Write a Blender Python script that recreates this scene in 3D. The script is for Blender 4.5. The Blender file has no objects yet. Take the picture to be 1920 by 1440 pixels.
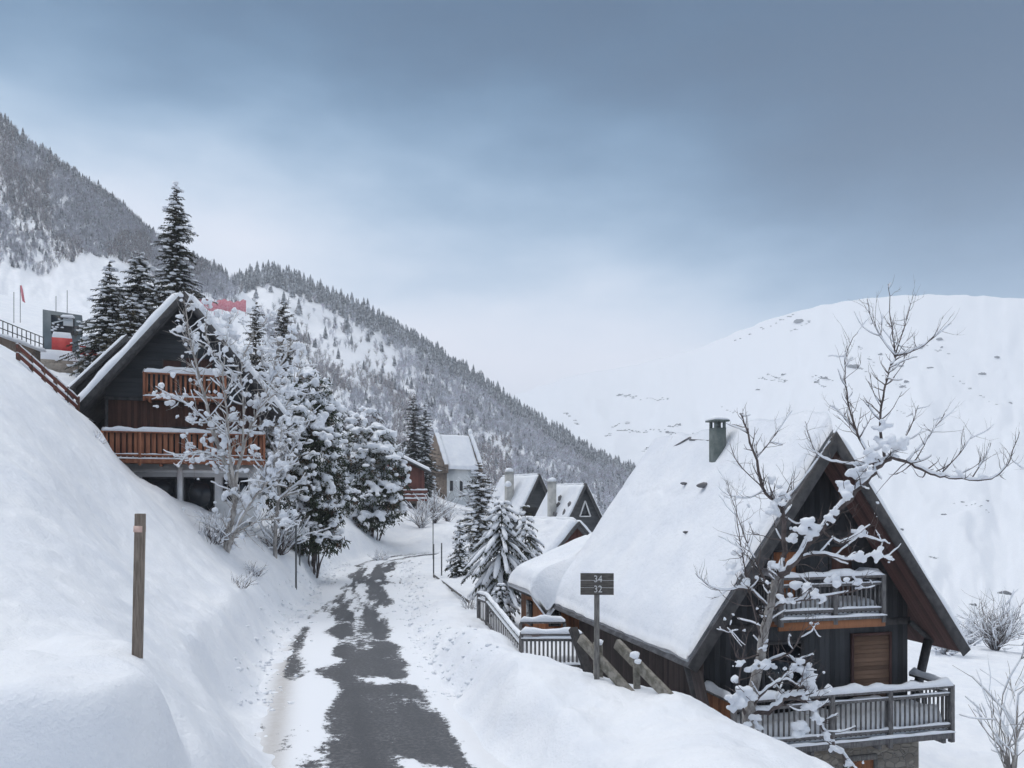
import bpy, bmesh, math, random
import numpy as np
from mathutils import Vector, Matrix, noise as mnoise
R = math.radians
SC = bpy.context.scene
COL = SC.collection
F = 1500.0            # focal length in photo pixels (photo is 1920 wide)
CAMZ = 5.0

def P(px, py, d):
    """world point seen at photo pixel (px,py) at depth d metres"""
    return Vector(((px - 960) / F * d, d, CAMZ - (py - 930) / F * d))

# ------------------------------------------------------------------ noise
def hash2(ix, iy, seed=0):
    n = (ix.astype(np.int64) * 374761393 + iy.astype(np.int64) * 668265263 + seed * 982451653) & 0x7fffffff
    n = ((n ^ (n >> 13)) * 1274126177) & 0x7fffffff
    n = n ^ (n >> 16)
    return (n & 0xffff) / 65535.0

def vnoise(x, y, seed=0):
    x = np.asarray(x, float); y = np.asarray(y, float)
    ix = np.floor(x); iy = np.floor(y)
    fx = x - ix; fy = y - iy
    fx = fx * fx * fx * (fx * (fx * 6 - 15) + 10); fy = fy * fy * fy * (fy * (fy * 6 - 15) + 10)
    a = hash2(ix, iy, seed); b = hash2(ix + 1, iy, seed); c = hash2(ix, iy + 1, seed); d = hash2(ix + 1, iy + 1, seed)
    return (a + (b - a) * fx) * (1 - fy) + (c + (d - c) * fx) * fy - 0.5

def fbm(x, y, octaves=4, seed=0, gain=0.5):
    s = 0; a = 1.0
    for k in range(octaves):
        s = s + a * vnoise(x * 2 ** k + 17.3 * k, y * 2 ** k - 9.1 * k, seed + k)
        a *= gain
    return s

def sstep(a, b, x):
    t = np.clip((x - a) / (b - a), 0, 1)
    return t * t * (3 - 2 * t)

# ------------------------------------------------------------------ properties
def tag(o, label=None, cat=None, group=None, kind=None):
    if label: o['label'] = label
    if cat: o['category'] = cat
    if group: o['group'] = group
    if kind: o['kind'] = kind
    return o

def thing(name, loc, rz=0.0, label=None, cat=None, group=None):
    o = bpy.data.objects.new(name, None)
    o.empty_display_size = 0.3
    COL.objects.link(o)
    o.location = loc; o.rotation_euler = (0, 0, rz)
    return tag(o, label, cat, group)

def copy_tree(o, parent=None):
    c = o.copy(); COL.objects.link(c); c.parent = parent
    for ch in list(o.children):
        copy_tree(ch, c)
    return c

# ------------------------------------------------------------------ icosphere template
def _ico(sub):
    bm = bmesh.new(); bmesh.ops.create_icosphere(bm, subdivisions=sub, radius=1.0)
    v = np.array([p.co[:] for p in bm.verts]); f = np.array([[q.index for q in p.verts] for p in bm.faces])
    bm.free(); return v, f
ICO1 = _ico(1); ICO2 = _ico(2); ICO3 = _ico(3)

# ------------------------------------------------------------------ mesh builder
class MB:
    def __init__(self):
        self.v = []; self.f = []; self.t = []; self.n = 0; self.tint = (1, 1, 1)
    def raw(self, verts, faces, tint=None):
        verts = np.asarray(verts, float).reshape(-1, 3)
        self.v.append(verts)
        self.f.append([tuple(int(i) + self.n for i in fc) for fc in faces])
        if tint is None: tint = self.tint
        t = np.asarray(tint, float)
        if t.ndim == 1: t = np.tile(t, (len(verts), 1))
        self.t.append(t)
        self.n += len(verts)
    def hexa(self, c8):
        self.raw(c8, [(0, 3, 2, 1), (4, 5, 6, 7), (0, 1, 5, 4), (1, 2, 6, 5), (2, 3, 7, 6), (3, 0, 4, 7)])
    def box(self, x0, x1, y0, y1, z0, z1):
        self.hexa([(x0, y0, z0), (x1, y0, z0), (x1, y1, z0), (x0, y1, z0), (x0, y0, z1), (x1, y0, z1), (x1, y1, z1), (x0, y1, z1)])
    def beam(self, a, b, w, h, up=(0, 0, 1)):
        a = Vector(a); b = Vector(b); d = (b - a).normalized(); up = Vector(up)
        s = d.cross(up)
        if s.length < 1e-4: s = d.cross(Vector((0, 1, 0)))
        s.normalize(); u = s.cross(d).normalized()
        s = s * w / 2; u = u * h / 2
        self.hexa([a - s - u, a + s - u, b + s - u, b - s - u, a - s + u, a + s + u, b + s + u, b - s + u])
    def prism(self, poly, y0, y1):
        """poly: list of (x,z), extruded along y"""
        n = len(poly)
        v = [(x, y0, z) for x, z in poly] + [(x, y1, z) for x, z in poly]
        f = [tuple(range(n)), tuple(range(2 * n - 1, n - 1, -1))]
        f += [(i, i + n, (i + 1) % n + n, (i + 1) % n) for i in range(n)]
        self.raw(v, f)
    def tube(self, pts, radii, n=6, tint=None, squash=1.0, cap=True, jit=0.0, rng=None):
        pts = [Vector(p) for p in pts]; m = len(pts)
        if not hasattr(radii, '__len__'): radii = [radii] * m
        vs = []; ref = Vector((0.31, 0.17, 1.0)).normalized()
        for i, p in enumerate(pts):
            d = (pts[min(i + 1, m - 1)] - pts[max(i - 1, 0)])
            if d.length < 1e-9: d = Vector((0, 0, 1))
            d.normalize()
            s = d.cross(ref)
            if s.length < 0.05: s = d.cross(Vector((1, 0, 0)))
            s.normalize(); u = s.cross(d)
            for k in range(n):
                a = 2 * math.pi * k / n
                r = radii[i] * (1 + (rng.uniform(-jit, jit) if jit else 0))
                vs.append(p + s * (math.cos(a) * r) + u * (math.sin(a) * r * squash))
        fs = []
        for i in range(m - 1):
            for k in range(n):
                fs.append((i * n + k, i * n + (k + 1) % n, (i + 1) * n + (k + 1) % n, (i + 1) * n + k))
        if cap:
            fs.append(tuple(range(n - 1, -1, -1))); fs.append(tuple(range((m - 1) * n, m * n)))
        self.raw(vs, fs, tint)
    def blob(self, c, r, rng, sq=(1, 1, 0.75), ico=None, jit=0.16, tint=None):
        v, f = ico or ICO1
        o = np.array([rng.uniform(0, 50) for _ in range(3)])
        q = v * (1 + jit * (np.sin(v @ np.array([3.1, 2.3, 1.7]) + o[0]) + np.sin(v @ np.array([-2.1, 3.7, 2.9]) * 1.3 + o[1])) * 0.8)[:, None]
        q = q * np.array(sq) * r + np.array(c)
        self.raw(q, f, tint)
    def build(self, name, m, parent=None, smooth=False, tint=False, bevel=0, remesh=0):
        me = bpy.data.meshes.new(name)
        if self.n:
            V = np.concatenate(self.v)
            faces = [fc for l in self.f for fc in l]
            lens = np.fromiter((len(x) for x in faces), np.int32, len(faces))
            loops = np.fromiter((i for x in faces for i in x), np.int32, int(lens.sum()))
            set_mesh(me, V, loops, lens)
            if tint:
                T = np.concatenate(self.t); add_tint(me, T)
        if m: me.materials.append(m)
        if smooth: me.polygons.foreach_set('use_smooth', [True] * len(me.polygons))
        o = bpy.data.objects.new(name, me); COL.objects.link(o)
        if parent: o.parent = parent
        if remesh:
            q = o.modifiers.new('remesh', 'REMESH'); q.mode = 'VOXEL'; q.voxel_size = remesh; q.use_smooth_shade = True
            q = o.modifiers.new('smooth', 'SMOOTH'); q.factor = .5; q.iterations = 2
            q = o.modifiers.new('crumble', 'DISPLACE'); q.texture = lump_tex(remesh * 5); q.strength = remesh * 1.6; q.mid_level = .5
        if bevel:
            b = o.modifiers.new('bevel', 'BEVEL'); b.width = bevel; b.segments = 2; b.limit_method = 'ANGLE'
        return o

def lump_tex(size):
    k = 'lumps %.3f' % size; t = bpy.data.textures.get(k)
    if not t:
        t = bpy.data.textures.new(k, 'CLOUDS'); t.noise_scale = size; t.noise_depth = 2
    return t

def set_mesh(me, V, loops, lens):
    me.vertices.add(len(V)); me.vertices.foreach_set('co', np.asarray(V, np.float32).ravel())
    me.loops.add(len(loops)); me.loops.foreach_set('vertex_index', np.asarray(loops, np.int32))
    me.polygons.add(len(lens))
    st = np.zeros(len(lens), np.int32); st[1:] = np.cumsum(lens)[:-1]
    me.polygons.foreach_set('loop_start', st)
    me.update(calc_edges=True); me.validate()

def add_tint(me, T):
    a = me.color_attributes.new('tint', 'FLOAT_COLOR', 'POINT')
    c = np.ones((len(T), 4), np.float32); c[:, :3] = T
    a.data.foreach_set('color', c.ravel())

def grid_mesh(name, X, Y, Z, m, kind=None, smooth=True, wrap=False, flip=False):
    r, c = X.shape
    V = np.stack([X, Y, Z], -1).reshape(-1, 3)
    i = np.arange(r * c).reshape(r, c)
    if wrap: i = np.concatenate([i, i[:, :1]], 1)
    q = np.stack([i[:-1, :-1], i[:-1, 1:], i[1:, 1:], i[1:, :-1]], -1).reshape(-1, 4)
    if flip: q = q[:, ::-1]
    me = bpy.data.meshes.new(name)
    set_mesh(me, V, q.ravel(), np.full(len(q), 4, np.int32))
    me.polygons.foreach_set('use_smooth', [smooth] * len(me.polygons))
    me.materials.append(m)
    o = bpy.data.objects.new(name, me); COL.objects.link(o)
    if kind: o['kind'] = kind
    return o

# ------------------------------------------------------------------ materials
def newmat(name):
    m = bpy.data.materials.new(name); m.use_nodes = True
    nt = m.node_tree; b = nt.nodes['Principled BSDF']
    return m, nt, b
def N(nt, t, **k):
    n = nt.nodes.new(t)
    for a, v in k.items(): setattr(n, a, v)
    return n
def L(nt, a, b): nt.links.new(a, b)
def math_node(nt, op, a, b=None, c=None):
    n = N(nt, 'ShaderNodeMath', operation=op)
    for i, x in enumerate((a, b, c)):
        if x is None: continue
        if isinstance(x, (int, float)): n.inputs[i].default_value = x
        else: L(nt, x, n.inputs[i])
    return n.outputs[0]
def mixc(nt, f, a, b):
    n = N(nt, 'ShaderNodeMix', data_type='RGBA')
    if isinstance(f, (int, float)): n.inputs[0].default_value = f
    else: L(nt, f, n.inputs[0])
    for i, x in ((6, a), (7, b)):
        if isinstance(x, tuple): n.inputs[i].default_value = (*x, 1)
        else: L(nt, x, n.inputs[i])
    return n.outputs[2]
def noise_node(nt, vec, scale, detail=4, rough=0.55):
    n = N(nt, 'ShaderNodeTexNoise'); n.inputs['Scale'].default_value = scale
    n.inputs['Detail'].default_value = detail; n.inputs['Roughness'].default_value = rough
    L(nt, vec, n.inputs['Vector']); return n.outputs['Fac']
def coords(nt, kind='Object', scale=None):
    t = N(nt, 'ShaderNodeTexCoord').outputs[kind]
    if scale:
        mp = N(nt, 'ShaderNodeMapping'); mp.inputs['Scale'].default_value = scale
        L(nt, t, mp.inputs['Vector']); t = mp.outputs[0]
    return t
def ramp01(nt, x, a, b):
    n = N(nt, 'ShaderNodeMapRange', interpolation_type='SMOOTHSTEP'); L(nt, x, n.inputs[0])
    n.inputs[1].default_value = a; n.inputs[2].default_value = b; return n.outputs[0]
def bump(nt, b, h, strength=0.3, dist=0.02):
    n = N(nt, 'ShaderNodeBump'); n.inputs['Strength'].default_value = strength; n.inputs['Distance'].default_value = dist
    L(nt, h, n.inputs['Height']); L(nt, n.outputs[0], b.inputs['Normal'])

def mat_two(name, c1, c2, scale=4, rough=0.75, bmp=0.3, dist=0.01, stretch=None, lo=0.35, hi=0.65):
    m, nt, b = newmat(name)
    v = coords(nt, 'Object', stretch)
    f = noise_node(nt, v, scale, 6, 0.62)
    L(nt, mixc(nt, ramp01(nt, f, lo, hi), c1, c2), b.inputs['Base Color'])
    b.inputs['Roughness'].default_value = rough
    if bmp: bump(nt, b, noise_node(nt, v, scale * 4, 4), bmp, dist)
    return m

def mat_boards(name, c1, c2, axis=0, width=0.14, rough=0.8, grain=(20, 20, 1.5)):
    """planks: grooves every `width` along the object axis, each plank its own tone, with grain"""
    m, nt, b = newmat(name)
    oc = coords(nt)
    sp = N(nt, 'ShaderNodeSeparateXYZ'); L(nt, oc, sp.inputs[0])
    x = math_node(nt, 'MULTIPLY', sp.outputs[axis], 1.0 / width)
    fl = math_node(nt, 'FLOOR', x); fr = math_node(nt, 'FRACT', x)
    wn = N(nt, 'ShaderNodeTexWhiteNoise', noise_dimensions='1D'); L(nt, fl, wn.inputs['W'])
    mp = N(nt, 'ShaderNodeMapping'); mp.inputs['Scale'].default_value = grain; L(nt, oc, mp.inputs['Vector'])
    g = noise_node(nt, mp.outputs[0], 1.0, 6, 0.65)
    w = noise_node(nt, oc, 1.3, 4)
    f = math_node(nt, 'ADD', math_node(nt, 'MULTIPLY', wn.outputs['Value'], 0.45), math_node(nt, 'ADD', math_node(nt, 'MULTIPLY', g, 0.6), math_node(nt, 'MULTIPLY', w, 0.5)))
    L(nt, mixc(nt, ramp01(nt, f, 0.4, 1.1), c1, c2), b.inputs['Base Color'])
    edge = math_node(nt, 'ABSOLUTE', math_node(nt, 'SUBTRACT', fr, 0.5))
    gr = ramp01(nt, edge, 0.47, 0.40)
    h = math_node(nt, 'ADD', math_node(nt, 'MULTIPLY', gr, 1.0), math_node(nt, 'MULTIPLY', g, 0.25))
    bump(nt, b, h, 0.9, 0.02)
    b.inputs['Roughness'].default_value = rough
    return m

def mat_stone(name, c1, c2, mortar, scale=3.2):
    m, nt, b = newmat(name)
    oc = coords(nt)
    mp = N(nt, 'ShaderNodeMapping'); mp.inputs['Scale'].default_value = (1, 1, 1.7); L(nt, oc, mp.inputs['Vector'])
    v = N(nt, 'ShaderNodeTexVoronoi', feature='F1'); v.inputs['Scale'].default_value = scale; L(nt, mp.outputs[0], v.inputs['Vector'])
    e = N(nt, 'ShaderNodeTexVoronoi', feature='DISTANCE_TO_EDGE'); e.inputs['Scale'].default_value = scale; L(nt, mp.outputs[0], e.inputs['Vector'])
    sp = N(nt, 'ShaderNodeSeparateColor'); L(nt, v.outputs['Color'], sp.inputs[0])
    n = noise_node(nt, oc, 14, 5)
    base = mixc(nt, math_node(nt, 'ADD', math_node(nt, 'MULTIPLY', sp.outputs[0], 0.7), math_node(nt, 'MULTIPLY', n, 0.4)), c1, c2)
    k = ramp01(nt, e.outputs['Distance'], 0.02, 0.09)
    L(nt, mixc(nt, k, mortar, base), b.inputs['Base Color'])
    bump(nt, b, math_node(nt, 'ADD', k, math_node(nt, 'MULTIPLY', n, 0.4)), 0.8, 0.04)
    b.inputs['Roughness'].default_value = 0.85
    return m

def mat_snow(name, fine=1.0, tintv=0.0):
    m, nt, b = newmat(name)
    g = N(nt, 'ShaderNodeNewGeometry').outputs['Position']
    f = noise_node(nt, g, 0.7, 5, 0.6)
    L(nt, mixc(nt, ramp01(nt, f, 0.3, 0.7), (0.785, 0.815, 0.87), (0.865, 0.885, 0.92)), b.inputs['Base Color'])
    b.inputs['Roughness'].default_value = 0.55
    b.inputs['Specular IOR Level'].default_value = 0.25
    h = math_node(nt, 'ADD', math_node(nt, 'MULTIPLY', noise_node(nt, g, 2.2, 5, 0.6), 1.0), math_node(nt, 'MULTIPLY', noise_node(nt, g, 17, 5, 0.65), 0.30))
    bump(nt, b, h, 0.5 * fine, 0.16)
    return m

def mat_tint(name, rough=0.8, trans=0.0):
    m, nt, b = newmat(name)
    a = N(nt, 'ShaderNodeAttribute', attribute_name='tint')
    L(nt, a.outputs['Color'], b.inputs['Base Color'])
    b.inputs['Roughness'].default_value = rough
    b.inputs['Specular IOR Level'].default_value = 0.2
    return m

M = {}
M['snow'] = mat_snow('snow')
M['tint'] = mat_tint('foliage')
M['dark_board'] = mat_boards('dark stained boards', (0.022, 0.025, 0.030), (0.060, 0.064, 0.072), 0, 0.15)
M['dark_board_side'] = mat_boards('dark brown stained boards', (0.030, 0.022, 0.022), (0.075, 0.055, 0.052), 1, 0.16)
M['dark_horizontal'] = mat_boards('slate stained cladding', (0.035, 0.040, 0.047), (0.062, 0.068, 0.076), 2, 0.20, grain=(1.5, 1.5, 18))
M['brown_panel'] = mat_boards('red brown boards', (0.055, 0.024, 0.017), (0.13, 0.060, 0.042), 0, 0.13)
M['soffit'] = mat_boards('red brown soffit boards', (0.045, 0.020, 0.018), (0.10, 0.048, 0.042), 1, 0.12)
M['orange_wood'] = mat_boards('orange varnished wood', (0.28, 0.095, 0.042), (0.46, 0.19, 0.085), 0, 0.11)
M['orange_wood_y'] = mat_boards('orange varnished planks', (0.17, 0.065, 0.028), (0.34, 0.145, 0.065), 1, 0.13)
M['balcony_wood'] = mat_boards('red brown balcony wood', (0.22, 0.080, 0.042), (0.38, 0.155, 0.082), 0, 0.11)
M['red_wood'] = mat_boards('dull red boards', (0.12, 0.032, 0.024), (0.22, 0.075, 0.055), 0, 0.2)
M['shutter'] = mat_boards('tan shutter boards', (0.13, 0.075, 0.048), (0.27, 0.165, 0.11), 2, 0.11, grain=(1.5, 1.5, 22))
M['grey_wood'] = mat_two('weathered grey wood', (0.10, 0.095, 0.09), (0.21, 0.20, 0.185), 5, 0.85, 0.5, 0.006, (6, 6, 0.8))
M['rail_wood'] = mat_two('grey rail wood', (0.085, 0.082, 0.085), (0.17, 0.165, 0.165), 6, 0.8, 0.3, 0.004, (4, 4, 1))
M['timber'] = mat_two('mossy weathered timber', (0.125, 0.118, 0.095), (0.27, 0.25, 0.22), 7, 0.85, 0.6, 0.01, (1, 1, 1))
M['post_wood'] = mat_two('post wood', (0.13, 0.105, 0.085), (0.25, 0.205, 0.17), 7, 0.85, 0.5, 0.006, (6, 6, 0.5))
M['sign_wood'] = mat_two('sign wood', (0.055, 0.050, 0.045), (0.11, 0.10, 0.09), 6, 0.8, 0.5, 0.004, (1, 6, 9))
M['fascia'] = mat_two('dark fascia', (0.030, 0.030, 0.033), (0.07, 0.068, 0.07), 4, 0.75, 0.3, 0.006, (1, 1, 1))
M['black_wood'] = mat_two('black timber', (0.014, 0.013, 0.014), (0.035, 0.032, 0.032), 5, 0.8, 0.3, 0.005)
M['stone'] = mat_stone('rubble stone', (0.17, 0.145, 0.12), (0.40, 0.36, 0.31), (0.30, 0.28, 0.25), 4.2)
M['brown_stone'] = mat_stone('brown stone', (0.12, 0.085, 0.065), (0.25, 0.19, 0.145), (0.21, 0.18, 0.155), 1.8)
M['plaster'] = mat_two('white plaster', (0.55, 0.56, 0.57), (0.70, 0.71, 0.72), 1.2, 0.9, 0.2, 0.01)
M['pale_plaster'] = mat_two('blue grey plaster', (0.52, 0.555, 0.575), (0.64, 0.67, 0.69), 0.8, 0.9, 0.2, 0.01)
M['chimney'] = mat_two('grey green render', (0.10, 0.125, 0.12), (0.17, 0.195, 0.19), 3, 0.85, 0.3, 0.01)
M['chimney_pale'] = mat_two('pale chimney render', (0.36, 0.36, 0.35), (0.50, 0.50, 0.48), 2, 0.85, 0.3, 0.01)
M['slate'] = mat_two('grey slate roof', (0.085, 0.085, 0.09), (0.19, 0.19, 0.20), 3, 0.7, 0.5, 0.02)
M['tower'] = mat_two('grey painted steel', (0.085, 0.115, 0.135), (0.13, 0.165, 0.19), 1.0, 0.5, 0.1, 0.01)
M['red'] = mat_two('red paint', (0.50, 0.035, 0.035), (0.62, 0.07, 0.06), 2, 0.5, 0.1, 0.004)
M['red_cloth'] = mat_two('red netting', (0.55, 0.12, 0.16), (0.70, 0.30, 0.34), 1.5, 0.8, 0.2, 0.02)
M['white_paint'] = mat_two('white paint', (0.72, 0.72, 0.72), (0.8, 0.8, 0.8), 3, 0.6, 0.1, 0.004)
M['peach_band'] = mat_two('pale reflective band', (0.62, 0.42, 0.36), (0.72, 0.55, 0.48), 9, 0.45, 0.1, 0.002)
M['number_paint'] = mat_two('worn white paint', (0.42, 0.42, 0.42), (0.68, 0.68, 0.68), 14, 0.7, 0.1, 0.002)
M['dark_metal'] = mat_two('dark metal', (0.05, 0.055, 0.06), (0.09, 0.095, 0.10), 4, 0.5, 0.1, 0.003)
M['bark'] = mat_two('grey bark', (0.19, 0.175, 0.165), (0.40, 0.38, 0.36), 9, 0.9, 0.8, 0.012, (1, 1, 0.4))
M['twig'] = mat_two('brown twig', (0.060, 0.046, 0.043), (0.125, 0.10, 0.095), 6, 0.9, 0.4, 0.006)
M['birch'] = mat_two('pale bark', (0.27, 0.245, 0.225), (0.55, 0.52, 0.49), 6, 0.85, 0.6, 0.01, (1, 1, 0.5))
M['rock'] = mat_two('dark rock', (0.055, 0.06, 0.07), (0.15, 0.155, 0.17), 1.5, 0.9, 0.8, 0.05)
m, nt, b = newmat('dark glass')
b.inputs['Base Color'].default_value = (0.012, 0.015, 0.02, 1); b.inputs['Roughness'].default_value = 0.12
M['glass'] = m
HAZE = 0.00040
# ================================================================== terrain heights
CTRL = []
def cp(px, py, d): CTRL.append(tuple(P(px, py, d)))
def cx(x, y, z): CTRL.append((x, y, z))
# under and beside the camera (the photographer stands on a snow bank)
for x, y, z in [(0, 1.2, 3.2), (-1.5, 1.5, 3.25), (1.5, 1.5, 3.0), (0, 4, 2.35), (2.5, 4, 2.1), (-3.5, 4, 2.5), (-1.2, 8, 1.35), (1.5, 8, 1.35),
                (-4.2, 6.5, 2.45), (-2.9, 6.8, 1.5), (-2.7, 8.5, 1.7), (-5.4, 6.0, 2.7), (-7.5, 5, 4.0), (5, 5, 1.4), (8, 5, -0.5)]: cx(x, y, z)
# left bank
cp(256, 1224, 9.5); cp(40, 1230, 9.5); cp(420, 1385, 11); cp(100, 1100, 13); cp(100, 900, 20); cp(50, 750, 25); cp(0, 668, 28); cp(70, 706, 29.5)
cp(140, 774, 31.5); cp(190, 808, 32); cp(206, 836, 32); cp(222, 872, 32.2); cp(260, 898, 32.6); cp(300, 916, 33); cp(345, 948, 34); cp(400, 972, 35); cp(440, 990, 36.5); cp(425, 1037, 33)
cp(500, 1055, 36); cp(560, 1070, 40); cp(400, 1150, 22); cp(500, 1250, 18); cp(450, 1400, 13.5); cp(350, 1300, 12); cp(250, 1050, 22); cp(300, 980, 27)
cp(-300, 500, 28); cp(-300, 900, 14); cp(-200, 1300, 7); cp(200, 1000, 22); cp(520, 1130, 29)
# behind the left bank
cp(0, 672, 34); cp(40, 672, 42); cp(110, 702, 60); cp(300, 925, 38); cp(340, 925, 45); cp(430, 965, 42); cp(200, 780, 45); cp(330, 700, 60)
cp(0, 560, 130); cp(300, 640, 130); cp(500, 790, 130); cp(500, 960, 55)
# road bend and bank behind it
cp(600, 1035, 50); cp(620, 1010, 60); cp(700, 1000, 73); cp(730, 985, 78); cp(830, 985, 78); cp(780, 975, 86); cp(860, 955, 105); cp(630, 860, 78); cp(640, 960, 68)
cp(700, 900, 130); cp(860, 930, 130)
# right berm crest and the drop behind it
cp(1550, 1440, 12); cp(1407, 1365, 14); cp(1290, 1302, 15.5); cp(1120, 1275, 17.2); cp(1040, 1240, 20); cp(940, 1190, 24); cp(895, 1138, 32); cp(815, 1078, 48)
cp(1000, 1330, 14.8); cp(1150, 1400, 13); cp(850, 1180, 27)
for x, y, z in [(3.3, 19, -0.1), (5.2, 16.8, -0.4), (6.6, 13, -0.8), (8, 16.5, -2.6), (10, 19, -3.2), (7.5, 24, -1.5), (3, 26, -0.9), (1.0, 23, -0.2), (0.8, 27.5, -0.3)]: cx(x, y, z)
cp(1800, 1400, 30); cp(1900, 1300, 38); cp(1900, 1230, 62); cp(1780, 1262, 50)
cp(880, 1085, 44); cp(930, 1130, 36); cp(1060, 1075, 48); cp(1060, 1000, 80); cp(960, 990, 85)
cp(1000, 1010, 130); cp(1300, 1180, 130); cp(1600, 1230, 130); cp(1920, 1230, 130)
for px, z in [(0, 45), (300, 35), (500, 22), (700, 9), (900, -4), (1100, -18), (1300, -32), (1600, -42), (1920, -45)]: cx((px - 960) / F * 220, 220, z)

def warp(x, y):
    a = np.clip(np.arctan2(x, np.maximum(y, 0.2)), -1.1, 1.1)
    d = np.clip(np.hypot(x, y), 0.8, 260)
    return a * 3.2, np.log(d) * 1.6
C = np.array(CTRL)
CA, CB = warp(C[:, 0], C[:, 1])
def _k(r2): return np.where(r2 > 1e-12, 0.5 * r2 * np.log(np.maximum(r2, 1e-12)), 0)
K = _k((CA[:, None] - CA[None]) ** 2 + (CB[:, None] - CB[None]) ** 2)
n = len(C); A = np.zeros((n + 3, n + 3)); A[:n, :n] = K + np.eye(n) * 0.0008
Q = np.stack([np.ones(n), CA, CB], 1); A[:n, n:] = Q; A[n:, :n] = Q.T
SCALE = np.maximum(np.hypot(C[:, 0], C[:, 1]), 4)              # fit slopes, not metres
TPSW = np.linalg.solve(A, np.concatenate([(C[:, 2] - CAMZ) / SCALE, np.zeros(3)]))
def tps(x, y):
    a, b = warp(x, y); out = np.empty(a.shape); fa = a.ravel(); fb = b.ravel(); fo = np.empty(fa.shape)
    for i in range(0, len(fa), 40000):
        s = slice(i, i + 40000)
        fo[s] = _k((fa[s, None] - CA) ** 2 + (fb[s, None] - CB) ** 2) @ TPSW[:-3] + TPSW[-3] + TPSW[-2] * fa[s] + TPSW[-1] * fb[s]
    d = np.clip(np.hypot(x, y), 4, 260)
    return fo.reshape(a.shape) * d + CAMZ

ROAD = [(0.9, 1.5, 2.85), (0.5, 4, 2.15), (-0.1, 7, 1.2), (-1.0, 10.5, 0.35), (-2.2, 14.7, 0), (-3.1, 18.3, 0), (-5.35, 27.8, 0), (-7.0, 38, 0), (-8.2, 46, 0), (-9.2, 54, 0), (-9.7, 60, 0),
        (-9.0, 65, 0.0), (-7.0, 69, 0), (-4, 71.5, 0), (0, 72.5, -0.1), (8, 73, -0.5)]
def catmull(pts, step=0.25):
    pts = [Vector(p) for p in pts]; out = []
    for i in range(len(pts) - 1):
        p0 = pts[max(i - 1, 0)]; p1 = pts[i]; p2 = pts[i + 1]; p3 = pts[min(i + 2, len(pts) - 1)]
        k = max(2, int((p2 - p1).length / step))
        for j in range(k):
            t = j / k
            out.append(0.5 * ((2 * p1) + (p2 - p0) * t + (2 * p0 - 5 * p1 + 4 * p2 - p3) * t * t + (3 * p1 - p0 - 3 * p2 + p3) * t ** 3))
    out.append(pts[-1]); return out
RP = np.array([p[:] for p in catmull(ROAD, 0.3)])
RTAN = np.gradient(RP[:, :2], axis=0); RTAN /= np.linalg.norm(RTAN, axis=1)[:, None]
RLEN = np.concatenate([[0], np.cumsum(np.linalg.norm(np.diff(RP[:, :2], axis=0), axis=1))])
def road_near(x, y):
    """signed lateral offset (right positive), road height, distance along"""
    sh = x.shape; fx = x.ravel(); fy = y.ravel(); u = np.full(fx.shape, 99.0); z = np.zeros(fx.shape); v = np.zeros(fx.shape)
    sel = np.where((np.abs(fx + 3) < 18) & (fy > 0) & (fy < 90))[0]
    for i in range(0, len(sel), 20000):
        s = sel[i:i + 20000]
        dx = fx[s, None] - RP[:, 0]; dy = fy[s, None] - RP[:, 1]
        k = np.argmin(dx * dx + dy * dy, 1); r = np.arange(len(s))
        sg = dx[r, k] * RTAN[k, 1] - dy[r, k] * RTAN[k, 0]
        u[s] = np.sign(sg) * np.hypot(dx[r, k], dy[r, k]); z[s] = RP[k, 2]; v[s] = RLEN[k]
    return u.reshape(sh), z.reshape(sh), v.reshape(sh)

def ground_z(x, y, detail=True):
    x = np.asarray(x, float); y = np.asarray(y, float)
    z = tps(x, y)
    d = np.hypot(x, y)
    # snow covered hump at the photographer's left
    hx = (x + 4.50) / 1.32; hy = (y - 7.6) / 1.25
    z = z + (3.30 - z) * sstep(0, .80, 1 - (np.abs(hx) ** 3.0 + np.abs(hy) ** 2.6)) * (y > 0)
    hx = (x + 6.30) / 0.85; hy = (y - 8.0) / 1.0
    z = z + (3.25 - z) * sstep(0, .95, 1 - (np.abs(hx) ** 2.3 + np.abs(hy) ** 2.3)) * (y > 0)
    near = 1 - sstep(90, 140, d)
    if detail:
        amp = np.clip(d / 14, 0.35, 1.0)
        z = z + near * amp * (0.20 * fbm(x * 0.35, y * 0.35, 3, 3) + 0.115 * fbm(x * 1.1, y * 1.1, 3, 8) + 0.06 * fbm(x * 2.6, y * 2.0, 3, 14) + 0.016 * np.maximum(fbm(x * 7, y * 6, 2, 19), 0))
    z = np.where(d > 260, z - (d - 260) * 0.02, z)
    z = np.maximum(z, -62)
    u, rz, v = road_near(x, y)
    e = u + 0.35 * fbm(x * 0.8, y * 0.8, 2, 31)
    wl = 1 - sstep(1.75, 3.3, np.abs(e) - np.where(u < 0, -0.55 + 1.4 * sstep(12.5, 17, y), 0.0))
    berm = 0.10 * np.exp(-((np.abs(e) - 2.6) / 0.5) ** 2) * (0.5 + fbm(x * 1.7, y * 1.7, 3, 44))
    z = z * (1 - wl) + (rz - 0.05) * wl + berm * (np.abs(u) < 6)
    return z
def gz(x, y): return float(ground_z(np.array([x]), np.array([y]))[0])
def G(px, d, dz=0.0):
    """ground point in the direction of photo column px at depth d"""
    x = (px - 960) / F * d
    return Vector((x, d, gz(x, d) + dz))

# ------------------------------------------------------------------ ground sheet (polar grid round the viewpoint)
az = np.concatenate([np.linspace(-0.74, 0.74, 880), np.linspace(0.74, 2 * math.pi - 0.74, 110)[1:-1]])
dist = np.concatenate([np.geomspace(0.15, 5, 36)[:-1], np.geomspace(5, 100, 380)[:-1], np.geomspace(100, 4400, 80)])
AZ, DI = np.meshgrid(az, dist)
GX = np.sin(AZ) * DI; GY = np.cos(AZ) * DI
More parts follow.
